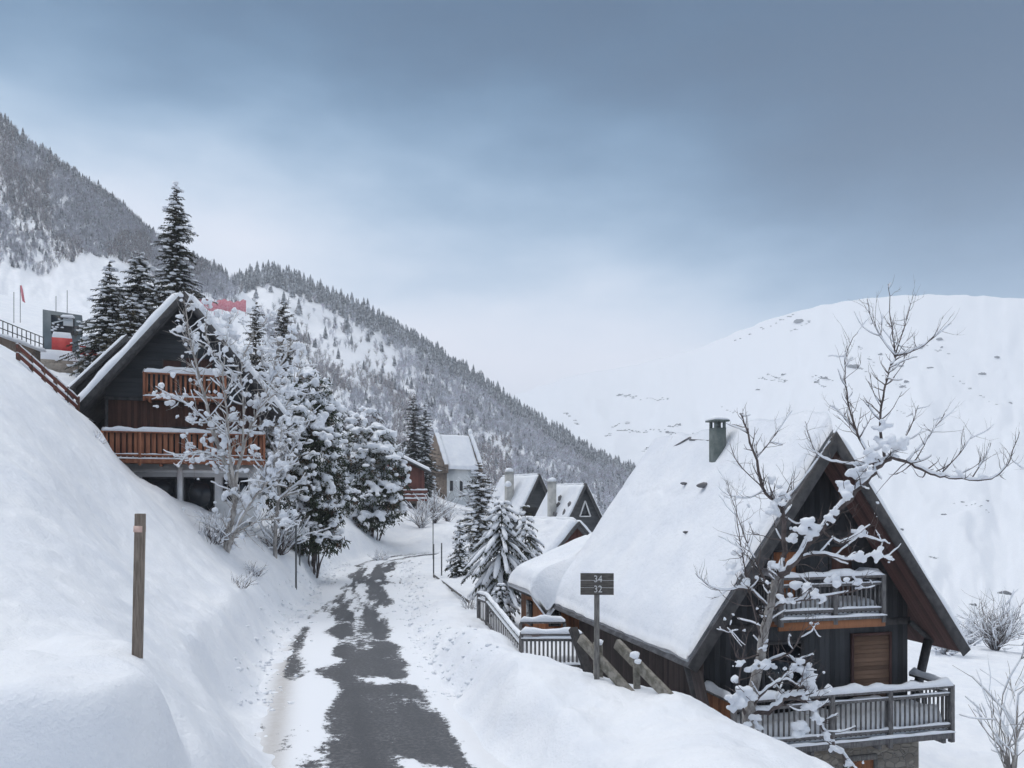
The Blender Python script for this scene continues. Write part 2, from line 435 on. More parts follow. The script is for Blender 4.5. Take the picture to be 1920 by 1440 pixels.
# behind the viewpoint the slope simply carries on level
back = sstep(1.0, 1.7, np.minimum(AZ, 2 * math.pi - AZ))
GZ = ground_z(GX, np.where(back > 0.99, np.abs(GY) + 3, GY))
GZ = GZ * (1 - back) + back * np.clip(3.2 - GX * 0.05, -60, 60)
grid_mesh('ground', GX, GY, GZ, M['snow'], 'structure', wrap=True, flip=True)

# ------------------------------------------------------------------ road
uu = np.linspace(-3.2, 2.9, 90)
st = RP[::1]
nx = RTAN[:, 1]; ny = -RTAN[:, 0]
UU, VV = np.meshgrid(uu, RLEN)
RX = RP[:, 0][:, None] + nx[:, None] * UU; RY = RP[:, 1][:, None] + ny[:, None] * UU
RZ = np.repeat(RP[:, 2][:, None], len(uu), 1) - 0.012 * UU ** 2 * 0.4
D_ = RY
# snow cover 0..1 on the asphalt
w_in = 1.08 + 0.35 * vnoise(VV * 0.45, VV * 0 + 3, 5) + 0.25 * sstep(20, 12, D_)
cen = 0.16 + 0.30 * vnoise(VV * 0.22, VV * 0 + 9, 6) + 0.15 * sstep(18, 13, D_)
cover = sstep(-0.35, 0.45, np.abs(UU - cen) - w_in)
cover = cover + 0.10 + 0.85 * fbm(UU * 1.1, VV * 0.55, 4, 61, 0.62)
# left wheel track outside a snow ridge
cover = cover - 0.85 * np.exp(-((UU + 2.05) / 0.32) ** 2) * sstep(20, 25, D_) * sstep(44, 31, D_)
# further off: two streaky wheel tracks
far = sstep(27, 36, D_)
tr = np.minimum(np.abs(UU + 1.15), np.abs(UU - 0.45))
cover = cover * (1 - far * 0.5) + far * (0.12 + 0.55 * sstep(0.15, 0.75, tr) + 0.85 * fbm(UU * 2.4, VV * 0.28, 4, 71, 0.68))
cover = cover + 0.9 * sstep(66, 73, VV * 0 + RLEN[:, None] - 4) + 0.5 * sstep(1.7, 2.4, UU)
# tongue of snow reaching in from the right, snow crumbs close to the viewpoint
cover = cover + 0.9 * np.exp(-((D_ - 21.6) / 0.45) ** 2) * sstep(-0.5, 0.3, UU)
cover = cover + 0.75 * np.exp(-((UU - 0.35) / 0.42) ** 2) * sstep(15.9, 14.9, D_)
cover = cover + 0.6 * np.exp(-((UU + 1.05) / 0.35) ** 2) * (np.exp(-((D_ - 20.0) / 1.2) ** 2) + np.exp(-((D_ - 26.5) / 1.8) ** 2))
dirt = 1.3 * np.exp(-((UU + 2.2) / 0.30) ** 2) * sstep(30, 23, D_) + 0.35 * np.exp(-((UU - 1.9) / 0.35) ** 2) * sstep(24, 15, D_)
# snow cover stands a little proud of the asphalt
RZ = RZ + 0.022 * sstep(0.35, 0.75, cover)
m, nt, b = newmat('half cleared asphalt')
a1 = N(nt, 'ShaderNodeAttribute', attribute_name='cover').outputs['Fac']
a2 = N(nt, 'ShaderNodeAttribute', attribute_name='dirt').outputs['Fac']
gp = N(nt, 'ShaderNodeNewGeometry').outputs['Position']
n1 = noise_node(nt, gp, 4.4, 8, 0.75)
n2 = noise_node(nt, gp, 38.0, 4, 0.7)
cv = math_node(nt, 'ADD', a1, math_node(nt, 'ADD', math_node(nt, 'MULTIPLY', math_node(nt, 'SUBTRACT', n1, 0.5), 2.0), math_node(nt, 'MULTIPLY', math_node(nt, 'SUBTRACT', n2, 0.5), 0.75)))
k = ramp01(nt, cv, 0.44, 0.54)
asph = mixc(nt, ramp01(nt, n2, 0.3, 0.75), (0.095, 0.096, 0.102), (0.24, 0.24, 0.245))
asph = mixc(nt, ramp01(nt, noise_node(nt, gp, 1.1, 4), 0.35, 0.7), asph, (0.10, 0.099, 0.102))
asph = mixc(nt, math_node(nt, 'MULTIPLY', ramp01(nt, cv, 0.15, 0.46), 0.35), asph, (0.34, 0.34, 0.36))
a3 = N(nt, 'ShaderNodeAttribute', attribute_name='track').outputs['Fac']
asph = mixc(nt, math_node(nt, 'MULTIPLY', a3, 0.75), asph, (0.042, 0.043, 0.048))
n4 = noise_node(nt, gp, 120.0, 2, 0.6)
n5 = noise_node(nt, gp, 11.0, 6, 0.75)
asph = mixc(nt, ramp01(nt, n5, 0.42, 0.66), (0.055, 0.056, 0.062), asph)
asph = mixc(nt, ramp01(nt, n4, 0.62, 0.72), asph, (0.27, 0.27, 0.28))
snw = mixc(nt, math_node(nt, 'MULTIPLY', a2, math_node(nt, 'ADD', math_node(nt, 'MULTIPLY', n1, 0.6), 0.25)), (0.82, 0.845, 0.89), (0.42, 0.395, 0.37))
L(nt, mixc(nt, k, asph, snw), b.inputs['Base Color'])
rg = N(nt, 'ShaderNodeMapRange'); L(nt, k, rg.inputs[0]); rg.inputs[3].default_value = 0.55; rg.inputs[4].default_value = 0.6
L(nt, rg.outputs[0], b.inputs['Roughness'])
bump(nt, b, math_node(nt, 'ADD', math_node(nt, 'MULTIPLY', k, 1.2), math_node(nt, 'MULTIPLY', n2, 0.3)), 0.7, 0.03)
M['road'] = m
road = grid_mesh('road', RX, RY, RZ + 0.004, M['road'], 'structure')
track = (np.exp(-((UU - cen - .62) / .26) ** 2) + np.exp(-((UU - cen + .62) / .26) ** 2)) * (.6 + .8 * vnoise(UU * 6, VV * .35, 15))
for nm, arr in (('cover', cover), ('dirt', dirt), ('track', track)):
    at = road.data.attributes.new(nm, 'FLOAT', 'POINT'); at.data.foreach_set('value', np.asarray(arr, np.float32).ravel())

# ------------------------------------------------------------------ hills
class Hill:
    """a slope described by its skyline: columns px, skyline rows ys at depth dr, foot rows yb at depth db"""
    def __init__(s, pxs, ys, dr, pyb, db, amp=6.0, seed=1, shape=1.0):
        s.pxs = np.array(pxs, float); s.ys = np.array(ys, float); s.dr = dr; s.pyb = pyb; s.db = db; s.amp = amp; s.seed = seed; s.shape = shape
    def at(s, px, f):
        px = np.asarray(px, float); f = np.asarray(f, float)
        ys = np.interp(px, s.pxs, s.ys); yb = np.interp(px, s.pyb[0], s.pyb[1])
        dr = np.interp(px, s.dr[0], s.dr[1]); db = np.interp(px, s.db[0], s.db[1])
        fc = np.clip(f, 0, 1)
        d = db + (dr - db) * f
        py = yb + (ys - yb) * fc ** s.shape
        nz = fbm(px / 90.0, f * 7, 5, s.seed) * s.amp * np.sin(np.pi * fc) ** 0.6 + fbm(px / 22.0, f * 11, 3, s.seed + 9) * s.amp * 0.22
        z = CAMZ - (py - 930) / F * d + nz
        z = z - np.clip(f - 1, 0, 9) * d * 0.55 - np.clip(-f, 0, 1) * (dr - db) * 0.7
        return (px - 960) / F * d, d, z
    def build(s, name, n=420, k=150, back=1.6, m=None):
        px = np.linspace(s.pxs[0], s.pxs[-1], n); f = np.concatenate([np.linspace(-0.03, 1, k), np.linspace(1, back, 14)[1:]])
        PX, FF = np.meshgrid(px, f)
        X, Y, Z = s.at(PX, FF)
        return grid_mesh(name, X, Y, Z, m or M['snow'], 'structure')
    def row(s, px, py):
        """fraction up the slope of the point that shows at (px,py)"""
        ys = np.interp(px, s.pxs, s.ys); yb = np.interp(px, s.pyb[0], s.pyb[1])
        return np.clip((py - yb) / (ys - yb), 0, 1) ** (1 / s.shape)

H1 = Hill([-700, -300, 0, 60, 120, 180, 230, 280, 340, 400, 430, 480, 540, 620, 720, 820], [-150, 50, 222, 275, 315, 357, 392, 440, 478, 505, 520, 570, 690, 860, 960, 1010],
          ([-700, 540], [480, 440]), ([-700, 540, 620, 820], [690, 770, 960, 1060]), ([-700, 540], [125, 135]), 5, 11, 0.8)
H2 = Hill([300, 360, 400, 450, 480, 510, 560, 650, 720, 780, 850, 900, 950, 1000, 1050, 1100, 1150, 1210, 1260, 1330, 1400, 1500], [500, 500, 506, 524, 518, 508, 530, 570, 606, 640, 684, 715, 752, 785, 815, 845, 870, 896, 915, 950, 985, 1040],
          ([300, 1330], [560, 760]), ([300, 700, 900, 1330], [760, 900, 940, 1010]), ([300, 1330], [150, 190]), 7, 23, 0.9)
H3 = Hill([700, 850, 950, 1050, 1100, 1200, 1300, 1360, 1420, 1480, 1540, 1600, 1700, 1800, 1920, 2050, 2400, 2900], [870, 790, 745, 712, 700, 682, 655, 632, 607, 588, 572, 562, 553, 552, 560, 575, 560, 520],
          ([700, 2900], [1700, 1350]), ([700, 1100, 1300, 2900], [960, 1060, 1190, 1245]), ([700, 2900], [230, 230]), 14, 37, 0.92)
H1.build('wooded_hill'); H2.build('forest_ridge'); H3.build('snowy_mountain', n=420)

def ray_ground(px, py, hill=None):
    """where the sight line through a photo pixel meets the slope"""
    for d in np.arange(30, 400, .5):
        q = P(px, py, d); z = gz(q.x, q.y)
        if hill is not None and d > 122:
            fx = np.linspace(0, 1, 60); X, Y, Z = hill.at(np.full(60, px), fx); z = max(z, float(np.interp(d, Y, Z)))
        if z >= q.z: return Vector((q.x, q.y, z)), d
    return P(px, py, 120), 120

# clods thrown up by the plough along both road edges
rng = random.Random(91); mb = MB()
for k in range(1500):
    i = rng.randint(60, len(RP) - 40); sd = rng.choice((-1, 1)); u = sd * abs(rng.gauss(2.75 if sd < 0 else 2.2, .45)); x = RP[i, 0] + RTAN[i, 1] * u; y = RP[i, 1] - RTAN[i, 0] * u
    if y < 8 or y > 60: continue
    s_ = rng.choice((.02, .03, .03, .045, .07)) * rng.uniform(.7, 1.4); mb.blob((x, y, max(gz(x, y), float(RP[i, 2])) + s_ * .2), s_, rng, (1.2, 1, .75), ICO1, .3)
tag(mb.build('snow_clods', M['snow'], None), 'small snow clods thrown up along both edges of the ploughed road', 'snow', kind='stuff')
# ================================================================== snow helpers
def vn1(x, seed): return float(vnoise(np.array([x]), np.array([seed * 3.7]), seed)[0])
def snow_slab(mb, o, u, v, nrm, th, nu, nv, seed, edge=0.25, lump=0.25, over=0.0, hang=0.0):
    """a pillow of snow on the parallelogram o + a*u + b*v, thickness th along nrm with rounded, lumpy rims"""
    o = np.array(o[:]); u = np.array(u[:]); v = np.array(v[:]); nn = np.array(nrm[:])
    lu = np.linalg.norm(u); lv = np.linalg.norm(v); eu = u / lu; ev = v / lv
    a = np.linspace(0, 1, nu); b = np.linspace(0, 1, nv)
    Aa, Bb = np.meshgrid(a, b)
    du = np.minimum(Aa, 1 - Aa) * lu; dv = np.minimum(Bb, 1 - Bb) * lv
    def prof(d): return np.sqrt(np.clip(1 - (1 - np.clip(d / edge, 0, 1)) ** 2, 0, 1))
    h = th * (0.30 + 0.70 * prof(du) * prof(dv)) * (1 + lump * fbm(Aa * lu * 0.9 + seed, Bb * lv * 0.9, 3, seed))
    wob = 0.10 * fbm(Aa * lu * 1.3, Bb * lv * 1.3 + seed, 3, seed + 5)
    pos = o + Aa[..., None] * u + Bb[..., None] * v
    ex = np.where(Aa == 0, -1, np.where(Aa == 1, 1, 0)); ey = np.where(Bb == 0, -1, np.where(Bb == 1, 1, 0))
    pos = pos + ex[..., None] * eu * (over + wob * 0.8)[..., None] + ey[..., None] * ev * (over + wob * 0.8)[..., None]
    top = pos + nn * h[..., None]
    idx = np.arange(nu * nv).reshape(nv, nu)
    verts = top.reshape(-1, 3)
    faces = np.stack([idx[:-1, :-1], idx[:-1, 1:], idx[1:, 1:], idx[1:, :-1]], -1).reshape(-1, 4).tolist()
    rim = list(idx[0, :]) + list(idx[1:, -1]) + list(idx[-1, -2::-1]) + list(idx[-2:0:-1, 0])
    bot = (pos + nn * 0.003).reshape(-1, 3)[rim]
    c = pos.reshape(-1, 3).mean(0); bot = bot + (c - bot) / np.linalg.norm(c - bot, axis=1)[:, None] * (over * 0.3 + 0.02)
    bot = bot - np.array([0, 0, hang])
    k = len(rim); base = nu * nv
    faces += [(rim[i], base + i, base + (i + 1) % k, rim[(i + 1) % k]) for i in range(k)]
    faces.append(tuple(base + i for i in range(k)))
    if np.dot(np.cross(u, v), nn) < 0: faces = [tuple(reversed(f)) for f in faces]
    mb.raw(np.concatenate([verts, bot]), faces)

def snow_bar(mb, a, b, w, h, seed, step=0.12, gap=0.0):
    """snow lying along a rail: a lumpy half round strip"""
    a = Vector(a); b = Vector(b); L_ = (b - a).length; k = max(3, int(L_ / step)); d = (b - a).normalized()
    s = d.cross(Vector((0, 0, 1))).normalized(); up = s.cross(d)
    n = 6; rows = []
    for i in range(k + 1):
        t = i / k; hh = h * (0.75 + 0.9 * (vn1(i * 0.37 + seed * 5.1, seed) + 0.28))
        e = min(1, min(t, 1 - t) * L_ / (h * 0.8 + 1e-6)); hh *= 0.35 + 0.65 * math.sqrt(max(0, 1 - (1 - e) ** 2))
        p = a.lerp(b, t)
        rows.append([p + s * (w / 2 * math.cos(math.pi * j / (n - 1))) * (1 + 0.10 * math.sin(i * 1.7 + seed)) + up * (hh * math.sin(math.pi * j / (n - 1)) ** 0.8) for j in range(n)])
    vs = [p for r in rows for p in r]; fs = []
    for i in range(k):
        for j in range(n - 1): fs.append((i * n + j, i * n + j + 1, (i + 1) * n + j + 1, (i + 1) * n + j))
        fs.append((i * n + n - 1, i * n, (i + 1) * n, (i + 1) * n + n - 1))
    fs.append(tuple(range(n))); fs.append(tuple(range(k * n + n - 1, k * n - 1, -1)))
    mb.raw(vs, fs)

# ================================================================== gabled house pieces (local frame: x right along gable, y back along ridge)
def roof_slopes(root, W, zr, ze, y0, y1, th=0.14, mat=None, snow=(0.38, 0.3), soff=True, bargew=0.24, seed=3, rname='roof', under=None):
    """two slopes with soffit, bargeboards and a pillow of snow on each"""
    rf = MB(); so = MB(); bg = MB(); sl = math.hypot(W, zr - ze)
    for sd in (-1, 1):
        e = Vector((sd * W, 0, ze)); r = Vector((0, 0, zr)); d = (e - r).normalized(); nn = Vector((sd * (zr - ze), 0, W)).normalized()
        def q(mb, n0, n1, ya, yb, a0=0.0, a1=1.0):
            p = [r + d * (sl * a0) + nn * n0, r + d * (sl * a1) + nn * n0, r + d * (sl * a1) + nn * n1, r + d * (sl * a0) + nn * n1]
            if a0 == 0.0:
                p[0] = Vector((0, 0, zr + n0 / nn.z)); p[3] = Vector((0, 0, zr + n1 / nn.z))
            poly = [(v.x, v.z) for v in p]
            if sd > 0: poly = poly[::-1]
            mb.prism(poly, ya, yb)
        q(rf, 0.0, th, y0, y1)
        if soff: q(so, -0.045, -0.004, y0 + 0.012, y1 - 0.012, 0.0, 0.995)
        q(bg, -bargew + th, th + 0.012, y0 - 0.035, y0 - 0.003)
    roof = rf.build(rname, mat or M['slate'], root)
    if soff: so.build('soffit', under or M['soffit'], roof)
    bg.build('bargeboard', M['fascia'], roof)
    sn = MB()
    for sd, t_ in zip((-1, 1), snow):
        if t_ <= 0: continue
        e = Vector((sd * W, 0, ze)); r = Vector((0, 0, zr)); d = (e - r); nn = Vector((sd * (zr - ze), 0, W)).normalized()
        o = r + nn * (th + 0.014) + Vector((0, y0 + .12, 0))
        snow_slab(sn, o, d * 1.0, Vector((0, y1 - y0 - .12, 0)), nn, t_, max(8, int(sl / 0.16)), max(10, int((y1 - y0) / 0.16)), seed + sd, 0.30, 0.30, 0.04)
    if sn.n:
        # rounded snow on the ridge line
        sr = max(snow)
        sn.tube([(0, y0 + 0.45 + (y1 - y0 - 0.6) * i / 24, zr + th + sr * 0.25) for i in range(25)], [sr * (.35 if i == 0 else .6) * (0.8 + 0.35 * (vn1(i * .6, seed) + .5)) for i in range(25)], 8, squash=0.9)
        sn.build('roof_snow', M['snow'], roof, True)
    return roof

def gable_wall(root, hw, zb, zf, y0, y1, mat, name='wall'):
    """house body; zf(x) gives the height of the underside of the roof"""
    mb = MB(); mb.prism([(-hw, zb), (hw, zb), (hw, zf(hw)), (0, zf(0)), (-hw, zf(-hw))], y0, y1)
    return mb.build(name, mat, root)

def balcony(root, x0, x1, yo, yw, zfl, rail, mat, snow_top=0.13, deck=0.16, bal=0.13, bw=0.05, post=(0.10,), posts=(0, .5, 1), floor_snow=0.28, fascia=None, sides=True, midrail=True, solid=False, snow_mid=True, seed=1, panel=None):
    """balcony floor with beams; railing and snow are its sub-parts"""
    fl = MB(); fl.box(x0, x1, yo, yw, zfl - deck, zfl)
    for k in range(4):
        x = x0 + 0.25 + (x1 - x0 - 0.5) * k / 3
        fl.beam((x, yo + 0.05, zfl - deck - 0.065), (x, yw - 0.01, zfl - deck - 0.065), 0.09, 0.12)
    f = fl.build('balcony', fascia or mat, root)
    rl = MB(); sn = MB(); tb = MB()
    zt = zfl + rail; r0 = yo + 0.05
    segs = [((x0 + 0.05, r0), (x1 - 0.05, r0))]
    if sides: segs += [((x0 + 0.05, r0 + 0.07), (x0 + 0.05, yw - 0.03)), ((x1 - 0.05, r0 + 0.07), (x1 - 0.05, yw - 0.03))]
    for si, (a, b_) in enumerate(segs):
        a = Vector((*a, 0)); b_ = Vector((*b_, 0)); Ls = (b_ - a).length; d = (b_ - a).normalized()
        z_ = Vector((0, 0, 1))
        rl.beam(a + z_ * zt, b_ + z_ * zt, 0.11, 0.06)
        if midrail: rl.beam(a + z_ * (zt - 0.19), b_ + z_ * (zt - 0.19), 0.045, 0.07)
        rl.beam(a + z_ * (zfl + 0.13), b_ + z_ * (zfl + 0.13), 0.045, 0.08)
        nb = max(2, int(Ls / bal))
        for i in range(nb + 1):
            p = a.lerp(b_, (i + 0.5) / (nb + 1))
            off = Vector((-d.y, d.x, 0)) * 0.036
            rl.beam(p + off + z_ * (zfl + 0.06), p + off + z_ * (zt - 0.035 if not midrail else zt - 0.15), bw, 0.022, up=(-d.y, d.x, 0))
        for t in (posts if si == 0 else ()):
            p = a.lerp(b_, t); rl.box(p.x - 0.055, p.x + 0.055, p.y - 0.058, p.y + 0.05, zfl - deck - 0.1, zt + 0.05)
        snow_bar(sn, a + z_ * (zt + 0.031), b_ + z_ * (zt + 0.031), 0.15, snow_top, seed + si)
        if snow_mid and midrail: snow_bar(sn, a + z_ * (zt - 0.154), b_ + z_ * (zt - 0.154), 0.07, 0.035, seed + si + 5)
        if snow_mid: snow_bar(sn, a + z_ * (zfl + 0.171), b_ + z_ * (zfl + 0.171), 0.08, 0.05, seed + si + 9)
    if floor_snow > 0:
        snow_slab(sn, Vector((x0 + 0.09, yo + 0.11, zfl + 0.004)), Vector((x1 - x0 - 0.18, 0, 0)), Vector((0, yw - yo - 0.13, 0)), Vector((0, 0, 1)), floor_snow, 40, 9, seed + 20, 0.12, 0.5)
        snow_bar(sn, Vector((x0, yo - 0.02, zfl - 0.02)), Vector((x1, yo - 0.02, zfl - 0.02)), 0.08, 0.06, seed + 31)
    rl.build('railing', mat, f); sn.build('railing_snow', M['snow'], f, True)
    return f

def framed(root, name, x0, x1, y, z0, z1, mat, frame=0.07, fmat=None, inset=0.0):
    """a door, shutter or window on a gable wall whose face is at y: frame standing proud plus the leaf"""
    lf = MB(); lf.box(x0 + frame, x1 - frame, y - 0.028, y - 0.003, z0 + frame, z1 - frame)
    o = lf.build(name, mat, root)
    fr = MB()
    fr.box(x0, x0 + frame, y - 0.06, y - 0.002, z0, z1); fr.box(x1 - frame, x1, y - 0.06, y - 0.002, z0, z1)
    fr.box(x0 + frame, x1 - frame, y - 0.058, y - 0.002, z1 - frame, z1); fr.box(x0 + frame, x1 - frame, y - 0.058, y - 0.002, z0, z0 + frame)
    fr.build('frame', fmat or M['fascia'], o)
    return o

# ================================================================== big chalet on the right
ca = thing('chalet', (7.9, 19.5, 0), R(15), 'steep roofed dark wooden chalet with grey chimney and deep snow roof below the road', 'chalet')
W, ZR, ZE, LEN = 3.87, 6.33, 0.98, 10.6
def zfA(x): return ZR - 0.07 - abs(x) * (ZR - ZE) / W
roofA = roof_slopes(ca, W, ZR, ZE, 0, LEN, 0.13, M['slate'], (0, 0.32), True, 0.26, 5)
YW = 1.05; HW = 3.0
gable_wall(ca, HW, -1.15, zfA, YW, LEN - 0.5, M['dark_board'])
mb = MB()   # brown boarded long side
mb.box(-HW - 0.03, -HW - 0.003, YW + 0.002, LEN - 0.6, -1.15, zfA(HW) - 0.06); mb.build('side_wall', M['dark_board_side'], ca)
mb = MB(); mb.box(-HW - 0.06, HW + 0.06, YW - 0.03, YW - 0.004, 1.60, 1.78); mb.box(-2.0, 2.0, YW - 0.028, YW - 0.004, 3.98, 4.12); mb.build('trim_board', M['fascia'], ca)
mb = MB(); mb.box(-2.62, 2.70, 0.32, LEN - 0.6, -4.6, -1.16); sbA = mb.build('stone_base', M['stone'], ca)
base_door = MB(); base_door.box(0.55, 1.3, .28, .315, -3.6, -1.62); bd = base_door.build('door', M['orange_wood'], ca)
mb = MB(); mb.box(0.45, 1.4, .25, .315, -1.615, -1.48); mb.box(0.45, 0.548, .25, .315, -3.6, -1.62); mb.box(1.302, 1.4, .25, .315, -3.6, -1.62); mb.build('frame', M['grey_wood'], bd)
lowA = balcony(ca, -3.05, 3.12, -0.40, YW - 0.003, -0.85, 1.10, M['rail_wood'], 0.17, 0.18, 0.142, 0.042, posts=(0, .43, .70, 1), floor_snow=0.52, seed=11)
upA = balcony(ca, -1.55, 1.45, 0.02, YW - 0.003, 2.06, 0.95, M['rail_wood'], 0.13, 0.10, 0.135, 0.04, posts=(0, .52, 1), floor_snow=0.34, seed=23)
mb = MB(); mb.box(-1.55, 1.45, 0.035, 0.10, 1.76, 1.955); mb.box(-1.55, 1.45, 0.55, 0.62, 1.78, 1.95); mb.build('floor_beam', M['orange_wood_y'], upA)
mb = MB(); mb.box(-3.05, -2.98, -0.30, YW - 0.05, -0.98, 0.20); mb.build('side_panel', M['orange_wood_y'], lowA)
framed(ca, 'shutter', 1.22, 2.46, YW, -0.80, 1.42, M['shutter'], 0.07, M['soffit'])
framed(ca, 'window', -1.4, -0.2, YW, -0.75, 1.32, M['glass'], 0.08)
framed(ca, 'door', 0.55, 1.30, YW, 2.07, 3.75, M['brown_panel'], 0.06)
framed(ca, 'window', -1.15, -0.35, YW, 2.15, 3.65, M['orange_wood'], 0.07)
for sd in (-1, 1):
    mb = MB()
    mb.beam((sd * (HW + 0.02), YW - 0.10, -0.85), (sd * (W - 0.30), YW - 0.10, zfA(W - 0.30) - 0.16), 0.15, 0.17, up=(0, 1, 0))
    mb.beam((sd * (HW + 0.003), YW - 0.10, 1.66), (sd * (W - 0.16), YW - 0.10, zfA(W - 0.16) - 0.02), 0.11, 0.10, up=(0, 1, 0))
    mb.build('brace', M['fascia'], ca)
mb = MB()   # plank screen under the left eave beside the road
mb.beam((-W + 0.15, 0.1, ZE - 0.02), (-HW - 0.15, 0.2, -1.2), 0.05, 0.5, up=(0, 1, 0)); mb.build('brace', M['dark_board_side'], ca)
# chimney
mb = MB(); cxx, cyy = -0.62, 4.6; mb.box(cxx - .18, cxx + .18, cyy - .18, cyy + .18, 4.9, 7.02)
ch = mb.build('chimney', M['chimney'], ca)
mb = MB()
for sx in (-1, 1):
    for sy in (-1, 1): mb.box(cxx + sx * .14 - .035, cxx + sx * .14 + .035, cyy + sy * .14 - .035, cyy + sy * .14 + .035, 7.022, 7.20)
mb.box(cxx - .06, cxx + .06, cyy - .06, cyy + .06, 7.022, 7.19)
mb.box(cxx - .26, cxx + .26, cyy - .26, cyy + .26, 7.202, 7.25); mb.build('chimney_cap', M['chimney'], ch)
mb = MB(); snow_slab(mb, Vector((cxx - .24, cyy - .24, 7.252)), Vector((.48, 0, 0)), Vector((0, .48, 0)), Vector((0, 0, 1)), 0.09, 7, 7, 4, 0.15); mb.build('chimney_snow', M['snow'], ch, True)
# bare slate showing through the snow under the ridge, with a sagging ridge board
mb = MB()
for a, b_ in (((-0.10, 5.6), (-0.26, 5.75)), ((-0.26, 5.75), (-0.16, 7.2)), ((-0.16, 7.2), (-0.10, 7.3)), ((-0.10, 7.3), (-0.40, 8.5)), ((-0.40, 8.5), (-0.02, 8.7))):
    def onr(s_, t_): return Vector((s_, t_, ZR - abs(s_) * (ZR - ZE) / W + 0.13 + 0.62))
    mb.beam(onr(*a), onr(*b_), 0.07, 0.05)
mb.build('ridge_crack', M['slate'], roofA)
mb = MB(); rg = random.Random(4)
for s_, t_, r_ in ((-0.95, 4.1, .16), (-0.9, 5.4, .09), (-1.9, 3.3, .08)):
    nn = Vector((-(ZR - ZE), 0, W)).normalized(); p = Vector((s_, t_, ZR - abs(s_) * (ZR - ZE) / W)) + nn * 0.50
    mb = MB(); mb.blob(p, r_, rg, (1.4, 0.7, 0.5), ICO2); mb.build('bare_slate', M['slate'], roofA, True)
# low annexe under a shallower roof at the rear left
mb = MB(); xo, zo, xi, zi, ya, yb_ = -4.7, 1.36, -0.2, 3.10, 10.25, 13.5
nn = Vector((-(zi - zo), 0, (xi - xo))).normalized()
poly = [(xo, zo + .05), (xi, zi + .05), (xi, zi + .12), (xo, zo + .12)]
mb.prism(poly, ya + .3, yb_); an = mb.build('annexe_roof', M['fascia'], ca)
mb = MB()
NT, NS = 130, 64; T_ = np.linspace(.12, yb_ + .05, NT); Aq = np.linspace(0, 1, NS); TT, AA = np.meshgrid(T_, Aq)
blend = sstep(10.1, 10.32, TT + .12 * vnoise(AA * 5, TT, 4)); smin = -(W + .06) - (4.76 - W - .06) * blend; main_end = sstep(LEN + .25, LEN - .4, TT)
S_ = smin * AA
zm = ZR - np.abs(S_) * (ZR - ZE) / W + .16; za_ = zo + (S_ - xo) * (zi - zo) / (xi - xo) + .16 - 3.2 * (1 - blend)
zm = zm - (1 - main_end) * 6
kk = .35; hmx = np.clip(.5 + .5 * (za_ - zm) / kk, 0, 1); zb2 = zm + (za_ - zm) * hmx + kk * hmx * (1 - hmx)
de = np.abs(S_ - smin); dt = np.minimum(TT - .12, yb_ + .05 - TT)
pf = lambda d, e: np.sqrt(np.clip(1 - (1 - np.clip(d / e, 0, 1)) ** 2, 0, 1))
th = (.16 + (.46 + .10 * hmx) * pf(de, .45) * pf(dt, .35)) * (1 + .22 * fbm(S_ * .8, TT * .8, 3, 77)) + .025 * fbm(S_ * 2.5, TT * 2.5, 2, 5)
th = th - .05 * np.exp(-((S_ + 1.4 + .25 * fbm(TT * .7, S_ * 0 + 2, 3, 9)) / .06) ** 2)
Zt = zb2 + th
top = np.stack([S_ + .05 * vnoise(AA * 3, TT * 2.2, 3) * (AA > .97), TT, Zt], -1).reshape(-1, 3); idx = np.arange(NT * NS).reshape(NS, NT)
rim = list(idx[0, :]) + list(idx[1:, -1]) + list(idx[-1, -2::-1]) + list(idx[-2:0:-1, 0]); drop = np.array([0, 0, .16])
bot = np.stack([S_ * .985, TT, zb2 - .03], -1).reshape(-1, 3)[rim]; kr = len(rim); nb_ = NT * NS
fcs = np.stack([idx[:-1, :-1], idx[1:, :-1], idx[1:, 1:], idx[:-1, 1:]], -1).reshape(-1, 4)[:, ::-1].tolist() + [(rim[(q + 1) % kr], nb_ + (q + 1) % kr, nb_ + q, rim[q]) for q in range(kr)]
mb.raw(np.concatenate([top, bot]), fcs); mb.build('roof_snow', M['snow'], roofA, True)
mb = MB(); zin = lambda x: zo + .04 + (x - xo) * (zi - zo) / (xi - xo)
mb.prism([(-4.3, -1.4), (-0.4, -1.4), (-0.4, zin(-.4)), (-4.3, zin(-4.3))], 10.75, 13.1); aw = mb.build('annexe_wall', M['orange_wood_y'], ca)
mb = MB(); mb.prism([(-4.3, -1.4), (-3.0, -1.4), (-3.0, zin(-3.0)), (-4.3, zin(-4.3))], 10.70, 10.747); mb.build('annexe_front', M['orange_wood'], aw)
framed(aw, 'window', -3.95, -3.5, 10.7, 0.3, 1.2, M['glass'], 0.07)
mb = MB(); mb.box(-4.36, -4.303, 11.5, 12.2, 0.2, 1.1); mb.build('window', M['glass'], aw)

